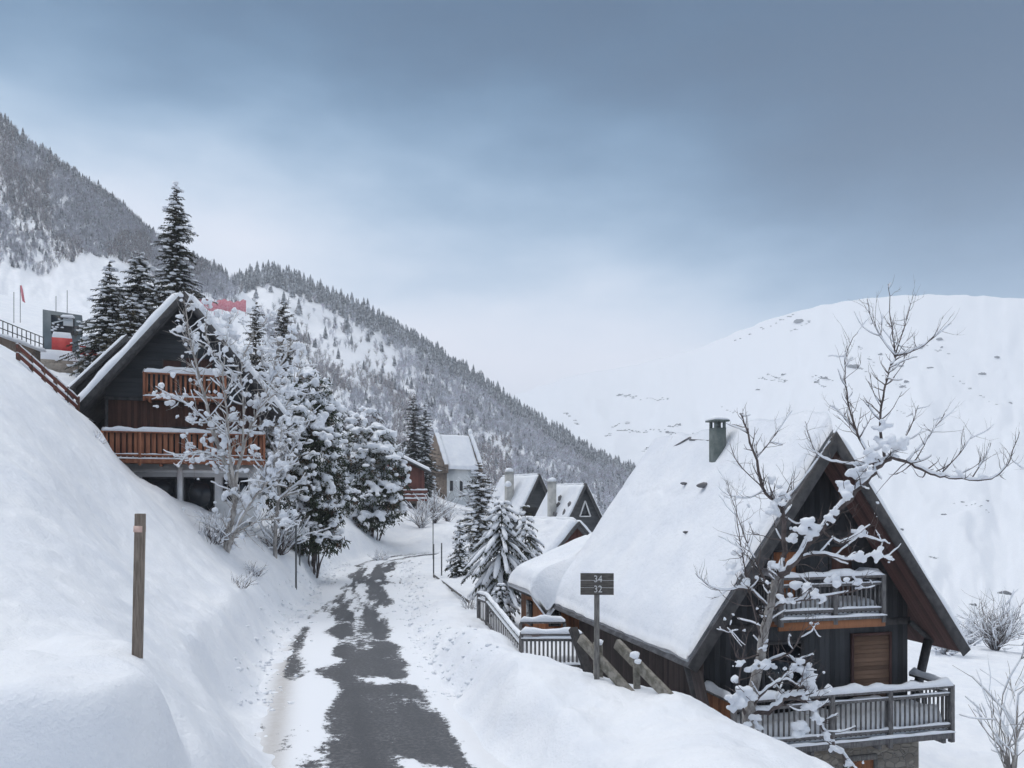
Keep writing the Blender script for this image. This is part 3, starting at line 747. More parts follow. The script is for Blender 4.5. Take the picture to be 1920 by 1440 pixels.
# ================================================================== chalet on the left, above the road
cb = thing('chalet', (-14.35, 35.0, 0), R(20), 'dark gabled chalet with two red brown balconies and white ground floor above the left bank', 'chalet')
WB, ZRB, ZEB, LB = 4.15, 13.75, 8.55, 9.5
def zfB(x): return ZRB - 0.07 - abs(x) * (ZRB - ZEB) / WB
roofB = roof_slopes(cb, WB, ZRB, ZEB, 0, LB, 0.14, M['slate'], (0.34, 0.30), True, 0.22, 9, under=M['fascia'])
YB = 1.0; HB = 3.2
gable_wall(cb, HB, 9.25, zfB, YB, LB - .4, M['dark_horizontal'])
mb = MB(); mb.box(-HB, HB, YB + 0.004, LB - .4, 6.5, 9.245); mb.build('lower_wall', M['brown_panel'], cb)
mb = MB(); mb.box(-HB - .05, HB + .05, YB - .03, YB - .003, 9.2, 9.34); mb.box(-HB - .04, -HB + .10, YB - .028, YB - .003, 6.55, 9.195); mb.build('trim_board', M['fascia'], cb)
mb = MB(); mb.box(-HB + .1, HB - .1, YB + 0.10, LB - .6, 3.8, 6.45); gfl = mb.build('ground_floor', M['plaster'], cb)
framed(gfl, 'window', -1.75, -0.35, YB + .10, 4.75, 5.85, M['glass'], 0.06, M['fascia'])
framed(gfl, 'window', -0.05, 1.25, YB + .10, 4.3, 5.85, M['glass'], 0.06, M['fascia'])
framed(gfl, 'window', 1.6, 2.7, YB + .10, 4.75, 5.85, M['glass'], 0.06, M['fascia'])
mb = MB(); mb.box(-0.30, -0.10, YB - .2, YB + .097, 4.0, 6.3); mb.build('post', M['white_paint'], gfl)
mb = MB(); mb.box(-2.2, 2.6, YB + .02, YB + .097, 6.05, 6.2); mb.build('lintel', M['plaster'], gfl)
lowB = balcony(cb, -3.25, 3.4, -0.05, YB - .003, 6.62, 1.12, M['balcony_wood'], 0.17, 0.2, 0.235, 0.165, posts=(0, .22, .52, 1), floor_snow=0.2, midrail=False, snow_mid=True, seed=41)
upB = balcony(cb, -1.65, 1.75, 0.12, YB - .003, 9.35, 0.98, M['balcony_wood'], 0.26, 0.12, 0.20, 0.10, posts=(0, 1), floor_snow=0.15, midrail=False, snow_mid=False, seed=51)
framed(cb, 'door', 0.05, 1.15, YB, 9.37, 11.2, M['brown_panel'], 0.07, M['soffit'])
framed(cb, 'window', -0.95, -0.10, YB, 9.9, 11.1, M['soffit'], 0.06)
framed(cb, 'door', -0.6, 0.6, YB + .004, 6.63, 8.1, M['glass'], 0.07)
framed(cb, 'shutter', 1.2, 2.5, YB + .004, 6.9, 8.1, M['brown_panel'], 0.07)
# lower rear roof showing beyond the left eave
mb = MB(); a = [(-5.55, 9.75), (-2.8, 12.75), (-2.8, 12.9), (-5.55, 9.9)]; mb.prism(a, 5.4, 9.0); rr = mb.build('rear_roof', M['fascia'], cb)
nn = Vector((-3.0, 0, 2.75)).normalized()
mb = MB(); snow_slab(mb, Vector((-2.8, 5.4, 12.91)), Vector((-2.75, 0, -3.0)), Vector((0, 3.6, 0)), nn, 0.16, 20, 16, 6, 0.2); mb.build('roof_snow', M['snow'], rr, True)
mb = MB(); mb.prism([(-5.1, 8.0), (-2.9, 8.0), (-2.9, 12.6), (-5.1, 10.2)], 5.9, 8.8); mb.build('rear_wall', M['black_wood'], cb)

# ================================================================== village houses further off
def small_gable(name, loc, yaw, W_, zr, ze, zb, Ln, wall, label, cat='house', snow=(0.3, 0.3), th=0.12, over=0.35, hwf=0.85, seed=1, slate=None):
    r = thing(name, loc, R(yaw), label, cat)
    zf = lambda x: zr - 0.07 - abs(x) * (zr - ze) / W_
    rf = roof_slopes(r, W_, zr, ze, 0, Ln, th, slate or M['slate'], snow, False, 0.2, seed)
    gable_wall(r, W_ * hwf, zb, zf, over, Ln - over, wall)
    return r, zf, rf
# steep house with dark gable, the farther of the pair
p = P(1012, 893, 84); zr = p.z
h1, zf1, rf1 = small_gable('steep_house', (p.x, p.y, 0), 26, 4.3, zr, zr - 8.2, -3.5, 9, M['dark_horizontal'], 'farther steep dark gabled house with pale snow capped chimney behind the village firs', seed=61, over=0.5, snow=(0.28, .2))
mb = MB(); mb.box(-1.55, 1.55, 0.40, 0.497, zr - 4.6, zr - 3.3); mb.box(-1.9, 1.9, -0.5, 0.49, zr - 5.55, zr - 4.62); mb.build('balcony', M['black_wood'], h1)
mb = MB(); snow_bar(mb, (-1.9, -0.45, zr - 4.6), (1.9, -0.45, zr - 4.6), 0.25, 0.3, 3); mb.build('balcony_snow', M['snow'], h1, True)
mb = MB(); mb.box(-2.2, -1.45, 3.2, 3.95, zr - 6, zr + 0.45); c1 = mb.build('chimney', M['chimney_pale'], h1)
mb = MB(); mb.box(-2.28, -1.37, 3.12, 4.03, zr + .452, zr + .55); mb.build('chimney_cap', M['chimney_pale'], c1)
mb = MB(); mb.blob((-1.82, 3.6, zr + .68), 0.46, random.Random(3), (1, 1, .6), ICO2); mb.blob((-2.3, 3.0, zr - 0.8), 0.36, random.Random(5), (1, 1, .9), ICO2); mb.build('chimney_snow', M['snow'], c1, True)
# steep house with the white triangle window
p = P(1099, 911, 72); zr = p.z
h2, zf2, rf2 = small_gable('steep_house', (p.x, p.y, 0), 18, 4.1, zr, zr - 8.0, -3.0, 8.5, M['dark_horizontal'], 'nearer steep dark gabled house with white framed triangle window above a snowy lower roof', seed=67, over=0.3, snow=(0.22, .18))
mb = MB()
tri = [(-0.52, zr - 2.75), (0.52, zr - 2.75), (0, zr - 1.35)]
for i in range(3):
    a = tri[i]; b_ = tri[(i + 1) % 3]; mb.beam((a[0], 0.24, a[1]), (b_[0], 0.24, b_[1]), 0.10, 0.13, up=(0, 1, 0))
tw = mb.build('triangle_window', M['white_paint'], h2)
mb = MB(); mb.prism([(-0.44, zr - 2.69), (0.44, zr - 2.69), (0, zr - 1.5)], 0.275, 0.297); mb.build('pane', M['glass'], tw)
mb = MB(); mb.box(-2.2, -1.55, 3.4, 4.05, zr - 6, zr + 0.35); c2 = mb.build('chimney', M['chimney_pale'], h2)
mb = MB(); mb.box(-2.27, -1.48, 3.33, 4.12, zr + .352, zr + .44); mb.build('chimney_cap', M['chimney_pale'], c2)
mb = MB(); mb.blob((-1.87, 3.72, zr + .55), 0.38, random.Random(8), (1, 1, .7), ICO2); mb.build('chimney_snow', M['snow'], c2, True)
mb = MB(); rg = random.Random(2); nn = Vector((-8, 0, 3.5)).normalized()
for k in range(9):
    t = k / 8; s_ = -0.8 - 1.5 * (1 - abs(2 * t - 0.9)); q = Vector((s_, 0.9 + 3.0 * t, zr - abs(s_) * 8 / 4.1)) + nn * 0.30
    mb.blob(q, 0.30, rg, (0.8, 1.2, 1.2), ICO1, 0.3)
mb.build('bare_slate', M['slate'], rf2)
# low house with the broad snowy roof and the red gable end
p = P(1086, 982, 58)
h3, zf3, rf3 = small_gable('low_house', (p.x, p.y, 0), 38, 4.6, p.z, p.z - 4.1, -3.5, 7.5, M['red_wood'], 'low house with broad smooth snow roof and red boarded gable end, below the triangle window', seed=71, over=0.55, hwf=0.80, snow=(0.45, .4))
mb = MB(); mb.box(-2.9, -2.3, 4.2, 4.8, p.z - 3.0, p.z + 0.15); c3 = mb.build('chimney', M['dark_metal'], h3)
mb = MB(); snow_slab(mb, Vector((-2.95, 4.15, p.z + .152)), Vector((.7, 0, 0)), Vector((0, .7, 0)), Vector((0, 0, 1)), .25, 7, 7, 3, .2); mb.build('chimney_snow', M['snow'], c3, True)
framed(h3, 'window', -0.5, 0.5, 0.55, p.z - 2.3, p.z - 1.2, M['glass'], 0.1)
# white house with stepped snow capped gable
p = P(838, 876, 112); X0, Y0 = p.x, p.y
h4 = thing('white_house', (X0, Y0, 0), R(28), 'pale grey house with narrow dark windows under a smooth white roof with raised gables', 'house')
ze = p.z; zr = ze + 4.6; Ln = 4.8; Wd = 6.4     # local x along the eave, y to the back
mb = MB(); mb.box(0, Ln, 0, Wd, ze - 9.5, ze - 0.05); mb.build('wall', M['pale_plaster'], h4)
mb = MB(); v = [(0, 0, ze), (0, Wd, ze), (0, Wd / 2, zr)]; v2 = [(Ln, y, z) for _, y, z in v]
mb.raw([(x + (-.35 if i < 3 else .35), y, z) for i, (x, y, z) in enumerate(v + v2)], [(0, 1, 2), (5, 4, 3), (0, 3, 4, 1), (1, 4, 5, 2), (2, 5, 3, 0)]); g4 = mb.build('roof', M['slate'], h4)
mb = MB(); nn = Vector((0, -(zr - ze), Wd / 2)).normalized()
snow_slab(mb, Vector((0.0, -0.3, ze - .35)) + nn * .05, Vector((Ln, 0, 0)), Vector((0, Wd / 2 + .35, zr - ze + .45)), nn, .4, 20, 24, 5, .3, .15); mb.build('roof_snow', M['snow'], g4, True)
pars = []
for x in (-.5, Ln + .02):
    mb = MB(); mb.raw([(x, -.5, ze - .8), (x + .48, -.5, ze - .8), (x + .48, -.5, ze + .35), (x, -.5, ze + .35), (x, Wd / 2, zr + .5), (x + .48, Wd / 2, zr + .5), (x + .48, Wd + .5, ze + .3), (x, Wd + .5, ze + .3), (x, Wd + .5, ze - .8), (x + .48, Wd + .5, ze - .8)],
           [(0, 1, 2, 3), (3, 2, 5, 4), (4, 5, 6, 7), (7, 6, 9, 8), (8, 9, 1, 0), (0, 3, 4, 7, 8), (1, 9, 6, 5, 2)]); pars.append(mb.build('parapet', M['brown_stone'], h4))
for par, x in zip(pars, (-.26, Ln + .26)):
    mb = MB(); snow_bar(mb, (x, -.5, ze + .36), (x, Wd / 2, zr + .52), .6, .34, 3, .4); mb.blob((x, Wd / 2, zr + .72), .46, random.Random(int(x * 10)), (.65, .9, 1.1), ICO2); mb.build('parapet_snow', M['snow'], par, True)
mb = MB(); mb.box(-.06, -.003, 0.02, Wd, ze - 9.4, ze - .1); mb.build('side_wall', M['brown_stone'], h4)
for x, w_, za, zb_ in ((0.45, .45, 3.3, 1.9), (1.95, .45, 3.3, 1.9), (3.7, .45, 3.1, 2.0), (0.35, .65, 6.3, 5.0), (1.9, .7, 6.9, 5.4)):
    framed(h4, 'window', x, x + w_, 0, ze - za, ze - zb_, M['glass'], 0.06, M['fascia'])
# red brown timber house with stone base
p = P(748, 858, 92); q = P(806, 888, 92)
h5 = thing('timber_house', (p.x, p.y, 0), R(6), 'red brown timber house on a stone base with snowy balcony rails beyond the bend', 'house')
dz = q.z - p.z; wd = q.x - p.x
mb = MB(); a = [(-2.0, p.z + 1.0), (wd + .1, p.z + dz), (wd + .1, p.z + dz + .2), (-2.0, p.z + 1.2)]; mb.prism(a, -.8, 6); rf = mb.build('roof', M['fascia'], h5)
mb = MB(); snow_slab(mb, Vector((-2, -.8, p.z + 1.21)), Vector((wd + 2.1, 0, dz - 1.0)), Vector((0, 6.8, 0)), Vector((.3, 0, 1)).normalized(), .35, 18, 14, 3); mb.build('roof_snow', M['snow'], rf, True)
mb = MB(); mb.prism([(-1.8, p.z - 4.4), (2.9, p.z - 4.4), (2.9, p.z - 1.55), (-1.8, p.z + .85)], 0, 5.5); mb.build('wall', M['red_wood'], h5)
mb = MB(); mb.box(-1.7, 2.0, .1, 5.4, p.z - 8.5, p.z - 4.42); mb.build('stone_base', M['brown_stone'], h5)
framed(h5, 'door', 1.0, 1.9, .1, p.z - 7.4, p.z - 5.3, M['glass'], .1)
mb = MB(); mb.box(-1.8, 3.3, -1.2, -.003, p.z - 5.0, p.z - 4.75); bb = mb.build('balcony', M['red_wood'], h5)
mb = MB(); mb.beam((-1.8, -1.15, p.z - 3.9), (3.3, -1.15, p.z - 3.9), .1, .25); mb.beam((-1.8, -1.15, p.z - 4.4), (3.3, -1.15, p.z - 4.4), .1, .25); mb.build('railing', M['red_wood'], bb)
mb = MB(); snow_bar(mb, (-1.8, -1.15, p.z - 3.77), (3.3, -1.15, p.z - 3.77), .2, .16, 2); snow_bar(mb, (-1.8, -1.15, p.z - 4.27), (3.3, -1.15, p.z - 4.27), .2, .12, 3); snow_bar(mb, (-1.8, -1.1, p.z - 4.74), (3.3, -1.1, p.z - 4.74), .3, .22, 5); mb.build('railing_snow', M['snow'], bb, True)
# house half hidden behind the snowy evergreens
p = P(612, 800, 76); 
h6 = thing('hillside_house', (p.x, p.y, 0), R(10), 'small house with steep white roof half hidden above the snowy evergreens beside the left chalet', 'house')
mb = MB(); mb.prism([(-1.6, p.z - .3), (1.7, p.z - 1.3), (1.75, p.z - 1.0), (-1.6, p.z)], -.6, 5); r6 = mb.build('roof', M['fascia'], h6)
mb = MB(); snow_slab(mb, Vector((-1.6, -.6, p.z + .01)), Vector((3.35, 0, -1.0)), Vector((0, 2.2, 0)), Vector((.28, 0, .96)), .28, 16, 10, 3)
snow_slab(mb, Vector((.0, 1.6, p.z - .25)), Vector((1.45, 0, -.1)), Vector((0, 2.2, 2.75)), Vector((0, -.75, .66)), .25, 10, 16, 4, .15); mb.build('roof_snow', M['snow'], r6, True)
mb = MB(); mb.prism([(-1.5, p.z - 5), (1.2, p.z - 5), (1.2, p.z - 1.2), (-1.5, p.z - .35)], 0, 4); mb.build('wall', M['black_wood'], h6)
mb = MB(); mb.raw([(0.05, 1.7, p.z - .9), (1.4, 1.7, p.z - .9), (1.4, 3.9, p.z + 2.3), (.05, 3.9, p.z + 2.3), (.05, 4.4, p.z - .9), (1.4, 4.4, p.z - .9)], [(0, 1, 2, 3), (3, 2, 5, 4), (0, 3, 4), (1, 5, 2), (0, 4, 5, 1)]); mb.build('dormer', M['slate'], r6)

# ================================================================== ski station on the left hillside
b0 = P(80, 672, 60); t0 = P(80, 580, 60)
tw = thing('lift_station', (b0.x, b0.y, 0), R(27), 'tall dark grey lift station box with snowy red cabin on its front', 'lift station')
w = 2.6; z0 = b0.z; z1 = t0.z
mb = MB(); mb.raw([(0, 0, z0 - 2), (w, 0, z0 - 2), (w, 2.2, z0 - 2), (0, 2.2, z0 - 2), (0, 0, z1), (w, 0, z1 - .18), (w, 2.2, z1 - .18), (0, 2.2, z1)], [(0, 3, 2, 1), (4, 5, 6, 7), (0, 1, 5, 4), (1, 2, 6, 5), (2, 3, 7, 6), (3, 0, 4, 7)]); mb.build('housing', M['tower'], tw)
mb = MB(); mb.box(.55, 2.1, -.06, -.003, z1 - 1.75, z1 - .35); fr = mb.build('opening', M['glass'], tw)
mb = MB(); mb.box(1.35, 2.0, -.12, -.063, z1 - 1.1, z1 - .55); mb.beam((.6, -.1, z1 - 1.0), (1.9, -.1, z1 - .5), .06, .1); mb.build('window', M['pale_plaster'], fr)
mb = MB(); snow_slab(mb, Vector((1.2, -.35, z1 - .5)), Vector((.9, 0, 0)), Vector((0, .28, 0)), Vector((0, 0, 1)), .22, 8, 6, 3, .1); rg = random.Random(12)
for k in range(9): mb.blob((rg.uniform(.6, 1.3), -.12, z1 - rg.uniform(.6, 1.6)), rg.uniform(.06, .14), rg, (1.3, .6, .7))
mb.build('snow_crust', M['snow'], fr, True)
mb = MB(); mb.box(.62, 1.95, -.6, -.07, z0 + .62, z0 + 1.55); cbn = mb.build('cabin', M['red'], tw)
mb = MB(); snow_slab(mb, Vector((.6, -.62, z0 + 1.552)), Vector((1.37, 0, 0)), Vector((0, .56, 0)), Vector((0, 0, 1)), .42, 12, 8, 5, .12, .2, .0); mb.build('cabin_snow', M['snow'], cbn, True)
mb = MB(); mb.box(-.15, 2.35, -1.2, -.003, z0 - 2, z0 - .22); pl = mb.build('platform', M['stone'], tw)
mb = MB(); snow_slab(mb, Vector((-.15, -1.2, z0 - .216)), Vector((2.5, 0, 0)), Vector((0, 1.15, 0)), Vector((0, 0, 1)), .72, 20, 12, 5, .15, .2, .0); mb.build('platform_snow', M['snow'], pl, True)
b1 = P(150, 668, 58); t1 = P(150, 600, 58)
hu = thing('lift_cabin', (b1.x, b1.y, 0), R(27), 'red lift cabin with dark snowy canopy between the grey lift station and the spruces', 'lift station')
mb = MB(); mb.box(0, 1.55, 0, 1.5, b1.z - .1, b1.z + .75); mb.build('body', M['red'], hu)
mb = MB(); mb.box(-.05, 1.6, -.05, 1.55, b1.z - 1.8, b1.z - .103); mb.build('plinth', M['stone'], hu)
mb = MB(); snow_slab(mb, Vector((-.05, -.08, b1.z + .752)), Vector((1.7, 0, 0)), Vector((0, 1.6, 0)), Vector((0, 0, 1)), .5, 14, 12, 8, .3, .4, .02)
snow_slab(mb, Vector((.1, -.15, b1.z - .099)), Vector((1.5, 0, 0)), Vector((0, .14, 0)), Vector((0, 0, 1)), .16, 12, 4, 9, .1); mb.build('cabin_snow', M['snow'], hu, True)
mb = MB(); arc = [(-.35, .7, b1.z + 1.5), (-.1, .7, b1.z + 2.2), (.5, .7, b1.z + 2.55), (1.3, .7, b1.z + 2.6), (2.1, .7, b1.z + 2.45)]
for dy in (-.6, 0, .6): mb.tube([(x, y + dy, z) for x, y, z in arc], .06, 6)
for k in range(6):
    x = -.2 + k * .42; mb.beam((x, .1, b1.z + 2.55 - .12 * abs(k - 3)), (x, 1.3, b1.z + 2.55 - .12 * abs(k - 3)), .3, .04)
mb.tube([(.1, .7, b1.z + .7), (.1, .7, b1.z + 2.3)], .06, 6); mb.tube([(1.5, .7, b1.z + .7), (1.5, .7, b1.z + 2.55)], .06, 6); cn = mb.build('canopy', M['dark_metal'], hu)
mb = MB(); rg = random.Random(6)
for k in range(16): mb.blob((rg.uniform(-.1, 2.0), rg.uniform(.0, 1.3), b1.z + rg.uniform(2.3, 2.62) - (0.9 if k > 10 else 0)), rg.uniform(.08, .2), rg, (1.3, 1, .6))
mb.build('canopy_snow', M['snow'], cn, True)
# stone retaining wall with a steel handrail
def sheet_wall(name, a, b_, h, th, mat, label, cat):
    r = thing(name, a, 0, label, cat); d = b_ - a; s = Vector((-d.y, d.x, 0)).normalized() * th
    mb = MB(); dn = Vector((0, 0, -2.0)); up = Vector((0, 0, h)); z = Vector((0, 0, 0))
    mb.hexa([z + dn, d + dn, d + s + dn, z + s + dn, z + up, d + up, d + s + up, z + s + up]); mb.build('masonry', mat, r); return r, d, s
a = P(-30, 660, 44); b_ = P(76, 694, 50)
wl, d, s = sheet_wall('retaining_wall', a, b_, 1.15, .5, M['brown_stone'], 'brown rubble retaining wall topped with snow and a thin handrail at the far left', 'wall')
mb = MB(); snow_bar(mb, Vector((0, .2, 1.152)), d + Vector((0, .2, 1.152)), .55, .22, 4); mb.build('wall_snow', M['snow'], wl, True)
mb = MB(); n_ = 12
for i in range(n_ + 1):
    q = d * (i / n_) + Vector((0, .3, 0)); mb.tube([q + Vector((0, 0, 1.2)), q + Vector((0, 0, 2.1))], .03, 5)
for hz in (1.65, 2.1): mb.tube([Vector((0, .3, hz)), d + Vector((0, .3, hz))], .03, 5)
mb.build('handrail', M['dark_metal'], wl)
# steep wooden post and rail fence running down behind the bank
fa = P(34, 690, 30.5); fb = P(146, 786, 33.5)
fn = thing('wooden_fence', fa, 0, 'brown snow lined rail fence sloping down the bank to the left chalet', 'fence')
d = fb - fa; rl = MB(); sn = MB(); ps = MB()
for i in range(6):
    q = d * (i / 5); ps = MB(); ps.beam(q + Vector((0, 0, -1.2)), q + Vector((0, 0, .95)), .12, .10); ps.build('post', M['brown_panel'], fn)
for k, hz in enumerate((.85, .52, .2)):
    rl.beam(Vector((0, -.08, hz)), d + Vector((0, -.08, hz)), .05, .13); snow_bar(sn, Vector((0, -.08, hz + .066)), d + Vector((0, -.08, hz + .066)), .11, .08, k + 2)
for o_, nm, mt, sm in ((rl, 'rail', M['red_wood'], 0), (sn, 'rail_snow', M['snow'], 1)): o_.build(nm, mt, fn, bool(sm))
# piste flag, thin course poles and red safety netting
f0, dfl = ray_ground(38, 606, H1); sc_f = dfl / 75
fl = thing('piste_flag', f0, 0, 'narrow red feather flag on the white piste at the far left', 'flag')
mb = MB(); mb.tube([Vector((0, 0, -.5)), Vector((0, 0, 3.5 * sc_f))], .03 * sc_f, 6); mb.build('pole', M['dark_metal'], fl)
mb = MB(); t_ = [(0.0, 3.45), (0.12, 3.5), (.26, 3.0), (.42, 2.0), (.48, 1.9), (.44, 1.85), (.2, 2.0), (.05, 2.9)]; mb.prism([(a * sc_f, b * sc_f) for a, b in t_], -.02, .02); mb.build('banner', M['red_cloth'], fl)
def course_pole(px, pt, pb, lb):
    q, d = ray_ground(px, pb, H1); r = thing('course_pole', q, 0, lb, 'pole', 'thin poles on the piste'); mb = MB(); mb.tube([(0, 0, -.5), (0, 0, (pb - pt) / F * d)], .0004 * d, 5); mb.build('shaft', M['dark_metal'], r)
course_pole(126, 545, 600, 'thin grey course pole rising behind the lift station'); course_pole(26, 548, 606, 'thin grey course pole left of the red feather flag'); course_pole(105, 556, 600, 'thin grey course pole behind the lift station, nearest the flag')
n0, dn = ray_ground(372, 588, H1); n1 = n0 + (P(461, 580, dn) - P(372, 578, dn))
nt_ = thing('safety_netting', n0, 0, 'band of faded red safety netting on the slope right of the left chalet peak', 'netting')
d = n1 - n0; kq = dn / F; mb = MB(); rg = random.Random(3)
for i in range(7):
    q = d * (i / 6); mb = MB(); mb.tube([q + Vector((0, 0, -.5)), q + Vector((0, 0, 27 * kq))], .4 * kq, 5); mb.build('pole', M['red_cloth'], nt_)
mb = MB(); hs = [24 + 2.5 * math.sin(i * .33) + 1.2 * math.sin(i * 1.1) for i in range(45)]
for i in range(44):
    a = d * (i / 44); b_ = d * ((i + 1) / 44); l0 = (7 + 2 * math.sin(i * .4)) * kq; t0_ = Vector((0, -.02, 0)); t1_ = Vector((0, .02, 0)); u0 = Vector((0, 0, hs[i] * kq + l0 * .2)); u1 = Vector((0, 0, hs[i + 1] * kq + l0 * .2)); lo = Vector((0, 0, l0))
    mb.hexa([a + t0_ + lo, b_ + t0_ + lo, b_ + t1_ + lo, a + t1_ + lo, a + t0_ + u0, b_ + t0_ + u1, b_ + t1_ + u1, a + t1_ + u0])
mb.build('net', M['red_cloth'], nt_)

# ================================================================== posts, rails, sign and timbers along the road
q = G(256, 9.5)
po = thing('snow_marker_post', q, 0, 'square brown wooden marker post with pale band in the snow bank at left', 'marker post')
ph = P(262, 963, 9.5).z - q.z
mb = MB(); mb.beam((0, 0, -.5), (.045, 0, ph), .098, .098); b1_ = mb.build('post', M['post_wood'], po, bevel=.008)
mb = MB(); mb.beam((.045 * .82, 0, ph - .22), (.045 * .87, 0, ph - .145), .102, .102); mb.build('reflective_band', M['peach_band'], po)
def stake(px, d, top_py, label, th=.035, name='snow_stake', cat='stake'):
    q = G(px, d); r = thing(name, q, 0, label, cat, 'thin snow stakes along the road')
    hz = CAMZ - (top_py - 930) / F * d - q.z
    mb = MB(); mb.tube([(0, 0, -.5), (0, 0, hz)], th, 6); mb.build('shaft', M['dark_metal'], r); return r
stake(555, 38, 962, 'tall dark snow stake on the left bank below the snowy evergreens', .045)
stake(562, 43, 962, 'dark snow stake just behind the tall one on the left bank', .04)
stake(594, 47, 985, 'short thin snow stake under the drooping evergreen on the left bank', .03)
stake(813, 47, 1020, 'thin brown snow stake at the start of the low road rail', .04)
stake(828, 47.5, 1018, 'thin brown snow stake just right of the road rail end', .04)
stake(812, 62, 960, 'thin grey stake standing by the snow wall beyond the bend', .035)
# low rail beside the road
ra = thing('road_rail', G(814, 46.5), 0, 'low grey road rail on short posts dipping into the right snow bank', 'railing')
pts = [P(814, 1078, 46.5), P(848, 1104, 38.5), P(880, 1128, 33.5)]
mb = MB(); o = ra.location
for a, b_ in zip(pts[:-1], pts[1:]): mb.beam(a - o, b_ - o, .06, .12)
mb.build('rail', M['grey_wood'], ra)
mb = MB()
for p in pts[:2]: mb = MB(); mb.beam(p - o + Vector((0, .07, -.95)), p - o + Vector((0, .07, .05)), .12, .1); mb.build('post', M['grey_wood'], ra)
mb = MB()
for i, (a, b_) in enumerate(zip(pts[:-1], pts[1:])): snow_bar(mb, a - o + Vector((0, 0, .061)), b_ - o + Vector((0, 0, .061)), .09, .04, i)
mb.build('rail_snow', M['snow'], ra, True)
# baluster fence descending to the terrace
def picket(name, pts, h, label, cat, seed, step=.33, snowh=.09):
    o = pts[0]; r = thing(name, o, 0, label, cat); rl = MB(); pk = MB(); sn = MB(); ps = MB()
    for i, (a, b_) in enumerate(zip(pts[:-1], pts[1:])):
        a = a - o; b_ = b_ - o; d = (b_ - a); Ls = d.length; hd = Vector((d.x, d.y, 0)).normalized(); sd = Vector((-hd.y, hd.x, 0))
        up = Vector((0, 0, 1))
        rl.beam(a, b_, .10, .06); rl.beam(a - up * .22, b_ - up * .22, .05, .08); rl.beam(a - up * (h - .12), b_ - up * (h - .12), .05, .08)
        k = int(Ls / step)
        for j in range(k + 1):
            q = a.lerp(b_, (j + .5) / (k + 1)) + sd * .045; pk.beam(q - up * h, q - up * .19, .065, .024, up=sd)
        for q in ((a, b_) if i == 0 else (b_,)): ps = MB(); ps.beam(q - up * (h + .8), q + up * .06, .12, .11); ps.build('post', M['rail_wood'], r)
        snow_bar(sn, a + up * .031, b_ + up * .031, .15, snowh, seed + i); snow_bar(sn, a - up * .178, b_ - up * .178, .10, .06, seed + i + 7)
    for o_, nm, mt, sm in ((rl, 'rail', M['rail_wood'], 0), (pk, 'picket', M['rail_wood'], 0), (sn, 'rail_snow', M['snow'], 1)): o_.build(nm, mt, r, bool(sm))
    return r
picket('picket_fence', [P(897, 1113, 30), P(913, 1118, 28.5), P(977, 1196, 22.6)], 1.05, 'snow lined grey picket fence stepping down from the road to the terrace', 'fence', 3)
tp = [P(978, 1190, 22.5), P(1092, 1190, 22.3)]
te = thing('terrace', tp[0] + Vector((0, 0, -1.0)), 0, 'small snow covered wooden terrace by the annexe door of the right chalet', 'terrace')
d = tp[1] - tp[0]; mb = MB()
mb.box(0, d.x + .1, -.02, 2.6, -.14, 0); te_f = mb.build('deck', M['rail_wood'], te)
mb = MB(); snow_slab(mb, Vector((.02, .05, .004)), Vector((d.x, 0, 0)), Vector((0, 2.5, 0)), Vector((0, 0, 1)), .32, 20, 22, 3, .15, .3); mb.build('deck_snow', M['snow'], te, True)
mb = MB(); sn = MB()
for k in range(15):
    x = .03 + k * (d.x - .05) / 14; mb.box(x - .03, x + .03, .0, .022, .02, .84)
mb.beam((-.02, .05, 1.0), (d.x, .05, 1.0), .10, .06); mb.beam((-.02, .05, .85), (d.x, .05, .85), .05, .08); mb.beam((-.02, .05, .12), (d.x, .05, .12), .05, .07)
for x in (0, d.x): mb.box(x - .05, x + .05, .02, .12, -.6, 1.05)
mb.build('railing', M['rail_wood'], te)
for z, y, h_ in ((1.031, .05, .16), (.89, .05, .07), (.156, .05, .07)): snow_bar(sn, (-.02, y, z), (d.x, y, z), .16, h_, int(z * 10))
sn.build('railing_snow', M['snow'], te, True)
mb = MB(); mb.beam((-.02, 2.5, .95), (d.x - .3, 2.5, .95), .10, .06)
for x in (0, d.x - .32): mb.box(x - .05, x + .05, 2.46, 2.54, 0, .92)
rr_ = mb.build('rear_railing', M['rail_wood'], te)
mb = MB(); snow_bar(mb, (-.02, 2.5, .981), (d.x - .3, 2.5, .981), .16, .2, 9); mb.build('railing_snow', M['snow'], rr_, True)
